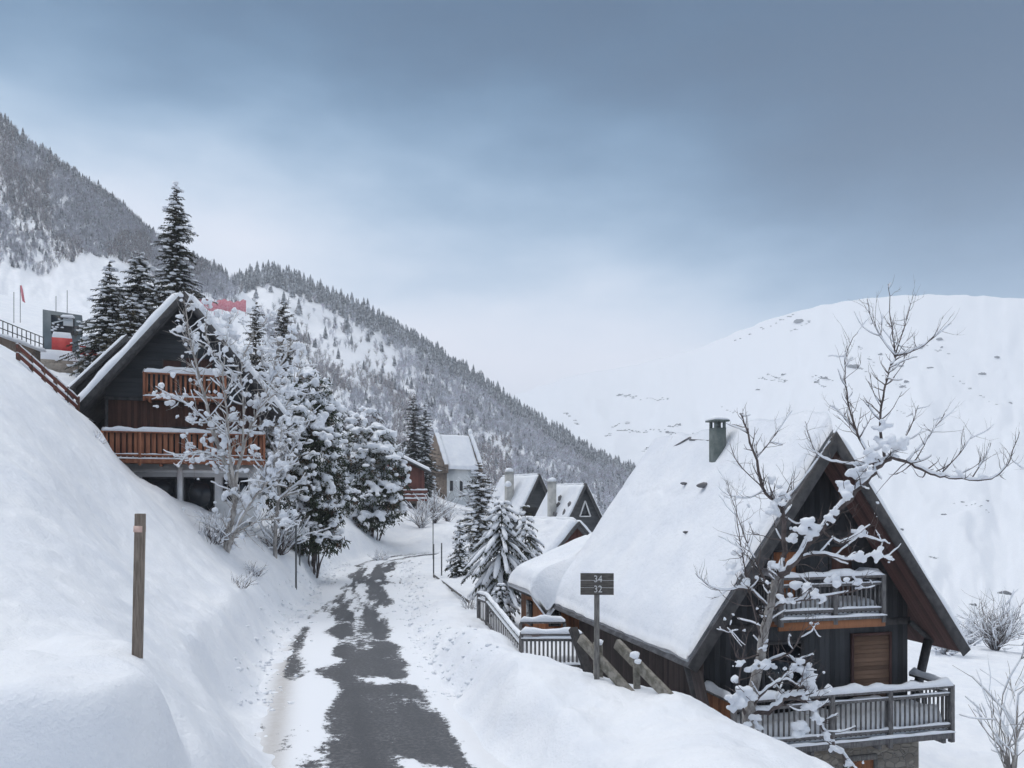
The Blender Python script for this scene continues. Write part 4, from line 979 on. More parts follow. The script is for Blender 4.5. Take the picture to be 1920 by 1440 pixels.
# house number sign
q = G(1119, 16.6)
sg = thing('number_sign', q, R(-3), 'grey wooden board with white numbers 34 and 32 on a post by the berm', 'sign')
zt = P(1120, 1074, 16.6).z - q.z; zb = P(1120, 1115, 16.6).z - q.z
mb = MB(); mb.box(-.055, .055, -.04, .04, -.7, zb + .28); mb.build('post', M['grey_wood'], sg, bevel=.006)
mb = MB()
hh = (zt - zb) / 3
for k in range(3): mb.box(-.34, .345, -.075, -.043, zb + k * hh + .004, zb + (k + 1) * hh - .002)
bdm = mb.build('board', M['sign_wood'], sg, bevel=.004)
mb = MB(); snow_bar(mb, (-.33, -.058, zt + .0), (.33, -.058, zt + .0), .05, .022, 2); mb.build('board_snow', M['snow'], sg, True)
for txt, zc in (('34', zt - .125), ('32', zt - .335)):
    cu = bpy.data.curves.new('number', 'FONT'); cu.body = txt; cu.size = .20; cu.align_x = 'CENTER'; cu.align_y = 'CENTER'; cu.extrude = .003; cu.offset = 0
    to = bpy.data.objects.new('tmp_text', cu); COL.objects.link(to)
    dg = bpy.context.evaluated_depsgraph_get(); me = bpy.data.meshes.new_from_object(to.evaluated_get(dg)); bpy.data.objects.remove(to)
    me.materials.clear(); me.materials.append(M['number_paint']); me.name = 'number'
    o = bpy.data.objects.new('number', me); COL.objects.link(o); o.parent = sg; o.location = (0.02, -.0795, zc); o.rotation_euler = (R(90), 0, 0); o.scale = (.9, 1, 1)
# timbers leaning down beside the sign
def beam_thing(name, a, b_, w, h, mat, label, post=None, snow=None, cat='timber'):
    r = thing(name, a, 0, label, cat); mb = MB(); mb.beam((0, 0, 0), b_ - a, w, h); mb.build('beam', mat, r, bevel=.012)
    if post:
        mb = MB(); p0, p1, pw = post; mb.beam(p0 - a, p1 - a, pw, pw); mb.build('post', M['timber'], r, bevel=.012)
    if snow:
        mb = MB(); rg = random.Random(7)
        for s_ in snow: mb.blob(Vector(s_[0]) - a, s_[1], rg, (1, 1, .75), ICO2)
        mb.build('beam_snow', M['snow'], r, True)
    return r
beam_thing('timber_rail', P(1088, 1196, 17.1), P(1190, 1310, 15.9), .10, .21, M['timber'], 'mossy sloping timber rail under the number sign, nearest the terrace', (P(1122, 1330, 16.9), P(1121, 1205, 16.9), .19), [(P(1124, 1204, 16.75), .08)])
beam_thing('timber_rail', P(1156, 1206, 16.8), P(1266, 1318, 15.4), .10, .22, M['timber'], 'mossy sloping timber rail right of the number sign by the brown chalet wall', (P(1196, 1340, 16.3), P(1192, 1222, 16.3), .13), [(P(1190, 1228, 16.2), .10), (P(1196, 1240, 16.1), .07)])
beam_thing('black_prop', P(1074, 1178, 19.0), P(1112, 1285, 18.2), .19, .14, M['black_wood'], 'black slanting timber prop beside the terrace end', None, None)
# ================================================================== trees
def bend_path(rng, p, d, length, segs, wob, up):
    pts = [Vector(p)]; d = Vector(d).normalized()
    for i in range(segs):
        d = (d + Vector((rng.gauss(0, wob), rng.gauss(0, wob), rng.gauss(0, wob) + up))).normalized()
        pts.append(pts[-1] + d * (length / segs))
    return pts
def smooth(pts, k=4):
    return catmull([tuple(p) for p in pts], 1e9) if k < 2 else _cm(pts, k)
def _cm(pts, k):
    pts = [Vector(p) for p in pts]; out = []
    for i in range(len(pts) - 1):
        p0 = pts[max(i - 1, 0)]; p1 = pts[i]; p2 = pts[i + 1]; p3 = pts[min(i + 2, len(pts) - 1)]
        for j in range(k):
            t = j / k; out.append(0.5 * ((2 * p1) + (p2 - p0) * t + (2 * p0 - 5 * p1 + 4 * p2 - p3) * t * t + (3 * p1 - p0 - 3 * p2 + p3) * t ** 3))
    out.append(pts[-1]); return out
def snow_on(mb, rng, pts, radii, thick, prob=.75, minh=.35):
    """snow lying along the upper side of a limb, in broken runs"""
    run = []; rr = []
    def flush():
        if len(run) >= 3:
            k = len(run); rad = [r * (0.35 + 0.65 * math.sin(math.pi * (i + .5) / k) ** .5) for i, r in enumerate(rr)]
            mb.tube(run, rad, 7, squash=.8, jit=.18, rng=rng)
        run.clear(); rr.clear()
    on = rng.random() < prob
    for i in range(len(pts)):
        d = (pts[min(i + 1, len(pts) - 1)] - pts[max(i - 1, 0)]).normalized(); hz = math.hypot(d.x, d.y)
        if rng.random() < .18: on = rng.random() < prob
        if on and hz > minh:
            t = radii[i] * .9 + thick * hz * rng.uniform(.7, 1.25)
            run.append(pts[i] + Vector((0, 0, radii[i] * .7 + t * .45))); rr.append(t)
        else: flush()
    flush()

def limb_tree(name, base, limbs, label, cat, bark, twigmat, seed, twig=(.5, 10), r_end=.012, snow_th=.035, clumps=(), clump_rand=(0, .1), up=.05, sub=3, twigr=.008, tw_snow=.3, group=None, spread=.8, remesh=0, clump_top=.97):
    """limbs: list of (points in world space, r0, r1). First one is the trunk."""
    rng = random.Random(seed); r = thing(name, base, 0, label, cat, group); o = Vector(base)
    tr = MB(); br = MB(); sn = MB(); cl = MB(); ends = []
    for li, (pts, r0, r1) in enumerate(limbs):
        pts = [Vector(p) - o for p in pts]; pp = _cm(pts, 5)
        pp = [p + Vector((rng.gauss(0, 1), rng.gauss(0, 1), rng.gauss(0, 1))) * min(.02, r0 * .25) for p in pp]
        n_ = len(pp); rad = [r0 + (r1 - r0) * (i / (n_ - 1)) ** .8 for i in range(n_)]
        (tr if li == 0 else br).tube(pp, rad, 8 if r0 > .04 else 6, jit=.06, rng=rng)
        snow_on(sn, rng, pp, rad, snow_th * (1 + r0 * 4), .8)
        L_ = sum((pp[i + 1] - pp[i]).length for i in range(n_ - 1))
        k = int(L_ * twig[1])
        for j in range(k):
            t = rng.uniform(.18 if li else .45, 1.0); i = min(n_ - 2, int(t * (n_ - 1))); d = (pp[i + 1] - pp[i]).normalized()
            a = Vector((rng.gauss(0, 1), rng.gauss(0, 1), rng.gauss(0, .8) + .35)).normalized(); dd = (d * .5 + a * spread).normalized()
            Lb = twig[0] * rng.uniform(.35, 1.15) * (1.1 - .5 * t); tp = bend_path(rng, pp[i], dd, Lb, 6, .16, up)
            rt = min(rad[i] * .6, twigr * 2.0); br.tube(tp, [rt * (1 - .75 * m_ / 6) for m_ in range(7)], 4)
            if rng.random() < tw_snow: snow_on(sn, rng, tp, [rt] * 7, snow_th * .6, .8, .5)
            ends.append((tp[-1], tp[3]))
            for _ in range(rng.randint(0, sub)):
                i2 = rng.randint(2, 5); d2 = (tp[i2 + 1] - tp[i2]).normalized(); a = Vector((rng.gauss(0, 1), rng.gauss(0, 1), rng.gauss(0, .8) + .35)).normalized()
                t2 = bend_path(rng, tp[i2], (d2 * .7 + a * .7), Lb * rng.uniform(.3, .6), 4, .16, up); br.tube(t2, [rt * .55 * (1 - .7 * m_ / 4) for m_ in range(5)], 3)
                ends.append((t2[-1], t2[2]))
    for c, rad in clumps:
        c = Vector(c) - o
        for k in range(8):
            off = Vector((rng.gauss(0, .62), rng.gauss(0, .4), rng.gauss(0, .42))) * rad
            cl.blob(c + off, rad * rng.uniform(.28, .68), rng, (1.1, 1, .85), ICO1, .25)
    if clump_rand[0]:
        zt_ = max(e[0].z for e in ends); ends = [e for e in ends if e[0].z < zt_ * clump_top]
        for e, mid in rng.sample(ends, min(len(ends), clump_rand[0])):
            q = mid.lerp(e, rng.random()); s_ = clump_rand[1] * rng.uniform(.55, 1.35)
            cl.blob(q + Vector((0, 0, s_ * .3)), s_, rng, (1, 1, rng.uniform(.7, 1.25)), ICO2, .22)
            if rng.random() < .5: cl.blob(q + Vector((rng.gauss(0, s_ * .7), 0, rng.gauss(0, s_ * .7))), s_ * .7, rng, (1, 1, .9), ICO1, .2)
    tr.build('trunk', bark, r, True); br.build('branches', twigmat, r, True); sn.build('branch_snow', M['snow'], r, True)
    if cl.n: cl.build('snow_clumps', M['snow'], r, True, remesh=remesh)
    return r

# ---- bare old fruit tree in front of the right chalet
DA = 16.2
def A(px, py, dd=0.0): return P(px, py, DA + dd)
base = A(1400, 1372)
limbsA = [([A(1400, 1378), A(1407, 1325), A(1429, 1210), A(1442, 1133), A(1460, 1075)], .130, .072),
          ([A(1460, 1080), A(1472, 1031, .1), A(1465, 954, .2), A(1432, 916, .3), A(1407, 827, .4), A(1388, 775, .5)], .075, .012),
          ([A(1460, 1080), A(1480, 1065, -.1), A(1541, 993, -.2), A(1605, 922, -.3), A(1643, 878, -.3), A(1669, 855, -.3)], .072, .04),
          ([A(1660, 862, -.3), A(1650, 800, -.2), A(1656, 745, -.2), A(1668, 690, -.1), A(1678, 667, 0), A(1670, 600, .1), A(1665, 533, .2)], .032, .006),
          ([A(1678, 667, 0), A(1697, 610, .1), A(1713, 552, .2)], .016, .005),
          ([A(1678, 667, 0), A(1720, 655, -.1), A(1752, 632, -.2), A(1784, 606, -.3)], .02, .005),
          ([A(1678, 667, 0), A(1650, 630, 0), A(1632, 590, .1), A(1626, 560, .1)], .014, .005),
          ([A(1669, 858, -.3), A(1700, 866, -.4), A(1745, 888, -.5), A(1790, 897, -.6), A(1860, 897, -.8), A(1890, 868, -.9), A(1910, 812, -1)], .038, .006),
          ([A(1760, 892, -.5), A(1800, 850, -.5), A(1826, 812, -.5)], .016, .005), ([A(1820, 898, -.7), A(1845, 862, -.7), A(1858, 830, -.7)], .014, .005),
          ([A(1643, 878, -.3), A(1615, 830, -.2), A(1599, 790, -.1), A(1586, 724, 0), A(1586, 665, 0), A(1608, 620, .1)], .03, .005),
          ([A(1600, 800, -.1), A(1570, 770, .1), A(1555, 760, .1)], .012, .004),
          ([A(1700, 866, -.4), A(1740, 820, -.3), A(1772, 775, -.3)], .018, .005),
          ([A(1669, 856, -.3), A(1700, 815, -.2), A(1722, 760, -.2)], .018, .005),
          ([A(1669, 856, -.3), A(1640, 868, -.3), A(1600, 872, -.2), A(1550, 862, -.1), A(1525, 840, 0), A(1510, 790, 0)], .024, .005),
          ([A(1440, 1140), A(1415, 1112, -.1), A(1394, 1103, -.2), A(1340, 1105, -.3), A(1305, 1076, -.4)], .03, .006),
          ([A(1465, 954, .2), A(1480, 930, .1), A(1520, 880, 0), A(1560, 820, 0)], .02, .005),
          ([A(1434, 920, .3), A(1400, 935, .3), A(1370, 930, .3)], .012, .004), ([A(1418, 860, .4), A(1450, 820, .4), A(1485, 770, .4)], .014, .004),
          ([A(1432, 916, .3), A(1385, 870, .2), A(1368, 830, .2)], .014, .004),
          ([A(1429, 1210), A(1400, 1080, -.3), A(1385, 1000, -.3), A(1378, 930, -.3)], .022, .004),
          ([A(1448, 1110), A(1420, 1060, -.2), A(1390, 990, -.2), A(1362, 900, -.2)], .022, .004),
          ([A(1541, 993, -.2), A(1575, 1018, -.4), A(1610, 1006, -.5), A(1640, 1012, -.6), A(1668, 1020, -.6)], .03, .008),
          ([A(1500, 1045, -.1), A(1545, 1040, -.4), A(1590, 1050, -.6), A(1640, 1042, -.7), A(1668, 1050, -.7)], .032, .008),
          ([A(1450, 1140), A(1480, 1128, -.2), A(1530, 1122, -.4), A(1590, 1110, -.5), A(1620, 1104, -.5)], .034, .01),
          ([A(1435, 1240), A(1480, 1225, -.2), A(1510, 1180, -.3), A(1535, 1170, -.3)], .026, .006),
          ([A(1432, 1225), A(1385, 1235, -.2), A(1375, 1200, -.3), A(1362, 1180, -.3)], .022, .006),
          ([A(1425, 1250), A(1470, 1230, -.1), A(1500, 1250, -.2), A(1530, 1280, -.3)], .03, .008),
          ([A(1407, 1340), A(1450, 1330, -.2), A(1480, 1305, -.3), A(1515, 1315, -.3), A(1540, 1360, -.4), A(1575, 1410, -.5), A(1600, 1440, -.5)], .06, .022),
          ([A(1407, 1330), A(1440, 1290, -.3), A(1475, 1275, -.4), A(1500, 1290, -.4)], .03, .008),
          ([A(1400, 1350), A(1385, 1290, -.2), A(1395, 1220, -.3), A(1405, 1180, -.3)], .03, .006)]
clA = [(A(1520, 985, -.35), .26), (A(1555, 965, -.35), .15), (A(1590, 915, -.4), .22), (A(1605, 890, -.4), .17), (A(1490, 1005, -.1), .18), (A(1608, 998, -.5), .13),
       (A(1660, 828, -.4), .22), (A(1690, 840, -.45), .20), (A(1640, 850, -.4), .2), (A(1805, 888, -.7), .10), (A(1840, 893, -.8), .08), (A(1650, 800, -.3), .14), (A(1620, 878, -.4), .16),
       (A(1640, 1038, -.75), .17), (A(1605, 1045, -.7), .17), (A(1668, 1046, -.75), .09), (A(1512, 1112, -.4), .22), (A(1475, 1125, -.3), .16), (A(1570, 1090, -.55), .19), (A(1602, 1085, -.6), .13), (A(1540, 1122, -.5), .12),
       (A(1455, 955, .1), .22), (A(1470, 930, .1), .17), (A(1450, 900, .2), .11), (A(1375, 1065, -.3), .16), (A(1395, 1090, -.3), .13), (A(1382, 1035, -.3), .12), (A(1450, 1060, -.1), .13),
       (A(1395, 1300, -.3), .28), (A(1375, 1320, -.3), .2), (A(1420, 1250, -.2), .16), (A(1440, 1245, -.2), .13), (A(1515, 1275, -.35), .26), (A(1492, 1255, -.3), .17), (A(1410, 1350, -.2), .2),
       (A(1520, 1320, -.4), .16), (A(1535, 1345, -.45), .15), (A(1552, 1378, -.5), .15), (A(1570, 1405, -.55), .13), (A(1588, 1430, -.55), .10), (A(1500, 1365, -.4), .2), (A(1385, 1245, -.3), .10), (A(1430, 1215, -.15), .10), (A(1540, 1300, -.4), .1)]
clA = [(c, r_ * .88) for c, r_ in clA]
fruit = limb_tree('bare_tree', base, limbsA, 'crooked bare tree with heavy snow lumps in front of the right chalet', 'tree', M['bark'], M['twig'], 7, (.78, 9.5), snow_th=.024, clumps=clA, clump_top=.5, clump_rand=(70, .032), sub=3, twigr=.0075, tw_snow=.30, up=.09, remesh=.022)

# ---- pale many stemmed tree on the left bank
DB_ = 33.0
def Bp(px, py, dd=0.0): return P(px, py, DB_ + dd)
baseB = G(424, DB_)
limbsB = [([baseB + Vector((0, 0, -.2)), Bp(425, 1005), Bp(437, 965), Bp(440, 923), Bp(418, 860, .2), Bp(398, 802, .2)], .13, .085),
          ([Bp(398, 802, .2), Bp(380, 730, .3), Bp(362, 661, .4), Bp(352, 610, .5), Bp(346, 562, .5)], .075, .015),
          ([baseB + Vector((.05, 0, -.2)), Bp(440, 1000, -.3), Bp(474, 935, -.5), Bp(510, 895, -.7), Bp(545, 868, -.9)], .10, .02),
          ([Bp(438, 930), Bp(455, 842, .4), Bp(482, 770, .6), Bp(507, 720, .8), Bp(540, 660, .9), Bp(548, 640, 1)], .085, .015),
          ([Bp(440, 925), Bp(430, 840, -.3), Bp(426, 780, -.3), Bp(418, 701, -.4), Bp(424, 640, -.5), Bp(432, 590, -.5)], .075, .012),
          ([Bp(455, 842, .4), Bp(456, 760, .1), Bp(452, 690, 0), Bp(470, 640, 0), Bp(500, 600, .1)], .05, .012),
          ([Bp(398, 802, .2), Bp(370, 775, 0), Bp(330, 745, -.3), Bp(300, 742, -.5)], .035, .01), ([Bp(420, 865, .2), Bp(385, 850, -.2), Bp(350, 855, -.4), Bp(335, 880, -.5)], .035, .01),
          ([Bp(482, 770, .6), Bp(515, 740, .4), Bp(545, 735, .2), Bp(575, 740, 0)], .035, .01), ([Bp(470, 800, .5), Bp(520, 800, .2), Bp(560, 820, 0)], .03, .01),
          ([Bp(418, 701, -.4), Bp(395, 660, -.4), Bp(385, 610, -.4), Bp(392, 575, -.4)], .03, .01), ([Bp(507, 720, .8), Bp(490, 670, .9), Bp(505, 630, 1)], .03, .01),
          ([Bp(440, 1000, -.3), Bp(490, 975, -.6), Bp(530, 975, -.9), Bp(560, 985, -1)], .04, .01), ([Bp(425, 1005), Bp(395, 985, -.3), Bp(375, 960, -.4)], .03, .008), ([Bp(474, 935, -.5), Bp(500, 905, -.8), Bp(520, 850, -.9), Bp(530, 790, -1)], .04, .01)]
rgb = random.Random(77); clB = []
for pts, r0, r1 in limbsB:
    for k in range(int(3 + 1.6 * len(pts))):
        i = rgb.randint(0, len(pts) - 2); q = Vector(pts[i]).lerp(Vector(pts[i + 1]), rgb.random())
        if q.z < baseB.z + 1.4 and rgb.random() < .8: continue
        clB.append((q + Vector((rgb.gauss(0, .28), rgb.gauss(0, .25), rgb.gauss(0, .22))), rgb.uniform(.08, .17)))
limb_tree('snowy_tree', baseB, limbsB, 'pale many stemmed tree with cotton like snow balls in front of the left chalet', 'tree', M['birch'], M['birch'], 19, (1.25, 9.5), snow_th=.042, clumps=clB, clump_rand=(420, .095), sub=3, twigr=.011, tw_snow=.75, up=.06, remesh=.04)

# ---- conifers
GREEN = [(.030, .038, .028), (.045, .050, .034), (.060, .058, .036), (.085, .070, .042)]
def leafq(mb, p, d, s, l, w, tint):
    mb.raw([p - s * w, p + s * w, p + d * l + s * (w * .25), p + d * l - s * (w * .25)], [(0, 1, 2, 3)], tint)
def spruce(name, base, H, Rad, label, seed, droop=.35, snow=.5, tone=0, whorls=None, taper=1.0, lean=0.0, snow_size=.12, bottom=.06, group=None, dens=1.0, asym=0.0, long_snow=False, cat='tree'):
    rng = random.Random(seed); r = thing(name, base, 0, label, cat, group); tr = MB(); nd = MB(); sn = MB()
    tr.tube([(lean * H * t * t, 0, -.4 + (H + .4) * t) for t in [i / 10 for i in range(11)]], [.016 * H * (1 - .93 * i / 10) for i in range(11)], 7)
    wh = whorls or int(H * 3.6)
    for w_ in range(wh):
        t = bottom + (1 - bottom) * (w_ + .5) / wh
        z0_ = H * t; R_ = Rad * (1 - t) ** taper * rng.uniform(.68, 1.2) * (1 + .22 * math.sin(t * 17 + seed)) + .12
        nb = max(4, int((5 + 5 * (1 - t)) * dens)); a0 = rng.uniform(0, 6.28)
        for b_ in range(nb):
            a = a0 + 6.283 * b_ / nb + rng.gauss(0, .2); Lb = R_ * (rng.uniform(.5, 1.2) if not long_snow else rng.uniform(.62, .98)) * (1 + asym * math.cos(a))
            el = .35 * t * t + .12 - droop * .5 * (1 - t); k = max(3, int(Lb / .16)); pts = []; z = z0_ + (rng.gauss(0, .13) if not long_snow else 0)
            for i in range(k + 1):
                s_ = i / k; pts.append(Vector((lean * H * t * t + math.cos(a) * Lb * s_, math.sin(a) * Lb * s_, z + Lb * (el * s_ - droop * s_ * s_ + .22 * droop * s_ ** 4))))
            tr.tube(pts, [.012 * H / 10 * (1.3 - s_ / k) + .004 for s_ in range(k + 1)], 3, cap=False)
            cs = []
            for i in range(1, k + 1):
                d = (pts[i] - pts[i - 1]).normalized(); sd = d.cross(Vector((0, 0, 1))).normalized(); wdt = .34 * (1 - .55 * i / k) * min(1.0, Lb) + .05
                tn = GREEN[min(3, tone + (rng.random() < .35) + (rng.random() < .12))]; br_ = rng.uniform(.7, 1.25); tn = tuple(c * br_ for c in tn)
                for sg_ in (-1, 1):
                    for _ in range(2):
                        dd = (d * rng.uniform(.45, .9) + sd * sg_ * rng.uniform(.5, 1) + Vector((0, 0, rng.uniform(-.55, .05)))).normalized()
                        leafq(nd, pts[i] - d * rng.uniform(0, .12), dd, dd.cross(Vector((rng.gauss(0, .4), rng.gauss(0, .4), 1))).normalized(), wdt * rng.uniform(.7, 1.3), .035 + .03 * wdt, tn)
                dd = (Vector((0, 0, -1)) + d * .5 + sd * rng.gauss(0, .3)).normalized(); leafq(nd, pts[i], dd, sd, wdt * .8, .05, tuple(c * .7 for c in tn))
                if rng.random() < snow: cs.append((pts[i], d, sd, i / k))
            if long_snow:
                if rng.random() < snow * 1.3 and len(pts) > 3:
                    q = [p + Vector((0, 0, .05)) for p in pts[1:]]; m_ = len(q)
                    sn.tube(q, [snow_size * (.4 + .8 * math.sin(math.pi * (i + .6) / (m_ + .4))) * rng.uniform(.7, 1.2) for i in range(m_)], 6, squash=.6, jit=.15, rng=rng)
            else:
                for p, d, sd, s_ in cs:
                    sz = snow_size * rng.uniform(.55, 1.3) * (.7 + .5 * s_); sn.blob(p + Vector((0, 0, sz * .30)) + sd * rng.gauss(0, .08), sz, rng, (1.25, 1.25, .55), ICO1, .25)
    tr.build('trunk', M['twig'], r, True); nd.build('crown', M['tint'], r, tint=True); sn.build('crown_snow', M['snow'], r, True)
    return r
spruce('spruce', G(328, 55), P(328, 345, 55).z - G(328, 55).z, 3.7, 'tallest dark spruce dusted with snow behind the left chalet roof', 101, .42, .20, 1, taper=.85, snow_size=.13, dens=1.5, lean=.006)
spruce('spruce', G(205, 54), P(205, 492, 54).z - G(205, 54).z, 2.7, 'shorter spruce at the left edge of the group beside the lift station', 102, .42, .22, 1, taper=.8, snow_size=.13, dens=1.5)
spruce('spruce', G(262, 57), P(258, 478, 57).z - G(262, 57).z, 4.3, 'broad snowy spruce between the tallest spruce and the left one', 103, .45, .26, 1, taper=.7, snow_size=.16, dens=1.5)
spruce('spruce', G(245, 50), P(245, 560, 50).z - G(245, 50).z, 2.7, 'low brownish spruce in front of its group right by the chalet eave', 104, .4, .2, 2, taper=.7, snow_size=.12, dens=1.5)
spruce('spruce', G(480, 60), P(476, 575, 60).z - G(480, 60).z, 2.3, 'brownish larch like conifer behind the right roof edge of the left chalet', 105, .3, .12, 2, taper=.6, snow_size=.11, dens=1.4)
spruce('spruce', G(532, 62), P(540, 568, 62).z - G(532, 62).z, 2.3, 'tall ragged brown green conifer with light snow behind the cotton snow tree', 106, .3, .12, 2, taper=.55, snow_size=.11, dens=1.4)
spruce('spruce', G(776, 102), P(776, 742, 102).z - G(776, 102).z, 3.3, 'dark green spruce almost free of snow between timber house and white house', 107, .35, .07, 0, taper=.7, snow_size=.16)
spruce('spruce', G(797, 104), P(797, 756, 104).z - G(797, 104).z, 2.6, 'slimmer dark spruce just left of the white house roof', 108, .35, .10, 0, taper=.7, snow_size=.16)
spruce('spruce', G(898, 62), P(899, 868, 62).z - G(898, 62).z, 2.3, 'slim frosted brown green spruce rising behind the drooping fir', 109, .35, .38, 2, taper=.75, snow_size=.15)
spruce('spruce', G(862, 46), P(856, 978, 46).z - G(862, 46).z, 1.0, 'small dark pointed fir left of the drooping fir', 110, .55, .42, 0, taper=.8, snow_size=.1)
spruce('spruce', G(940, 37), P(936, 938, 37).z - G(940, 37).z, 2.75, 'broad drooping fir with long snow laden boughs beside the right picket fence', 111, .85, .85, 0, taper=.6, snow_size=.12, long_snow=True, whorls=15)
spruce('spruce', G(985, 42), P(985, 945, 42).z - G(985, 42).z, 1.9, 'dark olive drooping fir behind the broad one toward the steep houses', 112, .8, .5, 1, taper=.65, snow_size=.11, long_snow=True, whorls=13)
spruce('spruce', G(940, 31), P(940, 1095, 31).z - G(940, 31).z, .7, 'small snowy fir beside the orange annexe wall', 113, .7, .7, 0, taper=.7, snow_size=.09, long_snow=True, whorls=10)

# ---- evergreen thickets loaded with snow
def thicket(name, base, lobes, label, seed, n, leaf=.17, snow=(.55, .17), cat='shrub', tone=(.035, .046, .026), brown=.15):
    """lobes: (offset, radii). Dark leaves hang through the volume, snow cushions lie on the upward faces"""
    rng = random.Random(seed); r = thing(name, base, 0, label, cat); lf = MB(); sn = MB(); st = MB()
    for off, rad in lobes:
        off = Vector(off); st.tube(bend_path(rng, Vector((off.x * .3, off.y * .3, -.3)), off + Vector((0, 0, 1)), off.length + .3, 5, .12, .05), [.07, .06, .05, .04, .03, .02], 5)
        for _ in range(int(n * rad[0] * rad[2])):
            d = Vector((rng.gauss(0, 1), rng.gauss(0, 1), rng.gauss(0, 1))).normalized(); s_ = rng.uniform(.45, 1.08) ** .6
            p = off + Vector((d.x * rad[0], d.y * rad[1], d.z * rad[2])) * s_
            if p.z < -.1: continue
            col = tone if rng.random() > brown else (.085, .055, .035)
            for _ in range(7):
                q = p + Vector((rng.gauss(0, .13), rng.gauss(0, .13), rng.gauss(0, .11))); dd = (d * .5 + Vector((rng.gauss(0, .6), rng.gauss(0, .6), rng.gauss(-.55, .5)))).normalized()
                b_ = rng.uniform(.55, 1.5); leafq(lf, q, dd, dd.cross(Vector((rng.gauss(0, 1), rng.gauss(0, 1), rng.gauss(0, 1)))).normalized(), leaf * rng.uniform(.7, 1.4), leaf * .22, tuple(c * b_ for c in col))
            if d.z > -.35 and s_ > .72 and rng.random() < snow[0] * (.45 + .75 * max(0, d.z)):
                sz = snow[1] * rng.uniform(.5, 1.45); sn.blob(p + Vector((0, 0, sz * .45)), sz, rng, (1.15, 1.15, rng.uniform(.6, 1)), ICO1, .24)
                if rng.random() < .5: sn.blob(p + Vector((rng.gauss(0, sz), rng.gauss(0, sz), sz * .2)), sz * .65, rng, (1, 1, .8), ICO1, .24)
    st.build('stems', M['twig'], r, True); lf.build('leaves', M['tint'], r, tint=True); sn.build('leaf_snow', M['snow'], r, True, remesh=leaf * .40)
    return r
b = G(588, 47); k = 47 / F
def lob(px, py, wx, wz, d, bs, wy=None): 
    q = P(px, py, d) - bs; return ((q.x, q.y, q.z), (wx * d / F, (wy or wx) * d / F, wz * d / F))
thicket('evergreen_shrub', b, [lob(575, 740, 48, 45, 48, b), lob(560, 800, 60, 60, 47.5, b), lob(600, 790, 40, 50, 48, b), lob(585, 860, 68, 60, 47, b), lob(560, 930, 70, 60, 46.5, b), lob(610, 930, 45, 60, 47, b), lob(590, 975, 48, 36, 46.5, b), lob(575, 1005, 52, 30, 46, b), lob(610, 1015, 36, 24, 46, b), lob(535, 880, 40, 50, 47, b)],
        'large rounded evergreen heaped with snow between the cotton snow tree and the road', 201, 120, .20, (.62, .21))
b = G(700, 71)
thicket('evergreen_shrub', b, [lob(690, 830, 50, 32, 72, b), lob(700, 880, 62, 45, 71, b), lob(735, 900, 32, 50, 72, b), lob(695, 935, 60, 45, 70.5, b), lob(660, 880, 34, 45, 71, b), lob(720, 955, 42, 28, 71, b), lob(690, 975, 46, 24, 70.5, b)],
        'second snow heaped evergreen with dark underside where the road bends', 202, 62, .27, (.66, .31))
b = G(652, 78)
thicket('evergreen_shrub', b, [lob(655, 805, 30, 30, 80, b), lob(690, 795, 26, 26, 82, b), lob(665, 830, 40, 25, 79, b), lob(625, 780, 16, 30, 80, b)], 'frosted pale bush rising behind the second evergreen', 203, 45, .26, (.75, .33), tone=(.07, .06, .055))

# ---- frosted bare bushes
def bare_bush(name, base, H, spread, label, seed, n=40, col=M['twig'], snow=.03, prob=.5, group=None, clump=0, cat='bush'):
    rng = random.Random(seed); r = thing(name, base, 0, label, cat, group); br = MB(); sn = MB()
    for _ in range(n):
        a = rng.uniform(0, 6.28); e = rng.uniform(.15, 1) * spread; d = Vector((math.cos(a) * e, math.sin(a) * e, 1)).normalized(); L_ = H * rng.uniform(.5, 1.05)
        p = bend_path(rng, Vector((math.cos(a), math.sin(a), 0)) * rng.uniform(0, .25) * spread - Vector((0, 0, .1)), d, L_, 7, .19, .0); r0 = .006 + .005 * H
        br.tube(p, [r0 * (1 - .8 * i / 7) for i in range(8)], 4)
        for _ in range(4):
            i = rng.randint(2, 6); d2 = ((p[i + 1] - p[i]).normalized() + Vector((rng.gauss(0, .6), rng.gauss(0, .6), rng.gauss(.2, .4)))).normalized(); t2 = bend_path(rng, p[i], d2, L_ * rng.uniform(.15, .4), 4, .15, .03)
            br.tube(t2, [r0 * .5 * (1 - .7 * j / 4) for j in range(5)], 3)
            if rng.random() < prob: snow_on(sn, rng, t2, [r0 * .5] * 5, snow, .9, .2)
            if rng.random() < clump: sn.blob(t2[-2], snow * rng.uniform(1.5, 3.2), rng, (1, 1, .8), ICO1, .25)
        if rng.random() < prob: snow_on(sn, rng, p, [r0] * 8, snow, .7, .25)
    br.build('branches', col, r, True)
    if sn.n: sn.build('branch_snow', M['snow'], r, True)
    return r
bare_bush('bare_bush', G(398, 32.5), 1.3, 1.3, 'tangle of thin brown twigs at the left foot of the cotton snow tree', 301, 45, snow=.03, prob=.5)
bare_bush('bare_bush', G(448, 28.5), .7, 1.6, 'dark low twigs sticking out of the left bank below the cotton snow tree', 302, 30, snow=.02, prob=.25)
bare_bush('bare_bush', G(476, 33), .8, 1.0, 'small dark tuft of twigs right of the cotton snow tree foot', 303, 26, snow=.02, prob=.3)
bare_bush('bare_bush', G(522, 41), 2.8, .9, 'brown bare bush under the large rounded evergreen', 304, 60, snow=.05, prob=.5, clump=.1)
bare_bush('bare_bush', P(172, 832, 29.5), .7, 1.2, 'dark tuft of twigs on the crest of the left bank by the chalet corner', 305, 26, snow=.03, prob=.4)
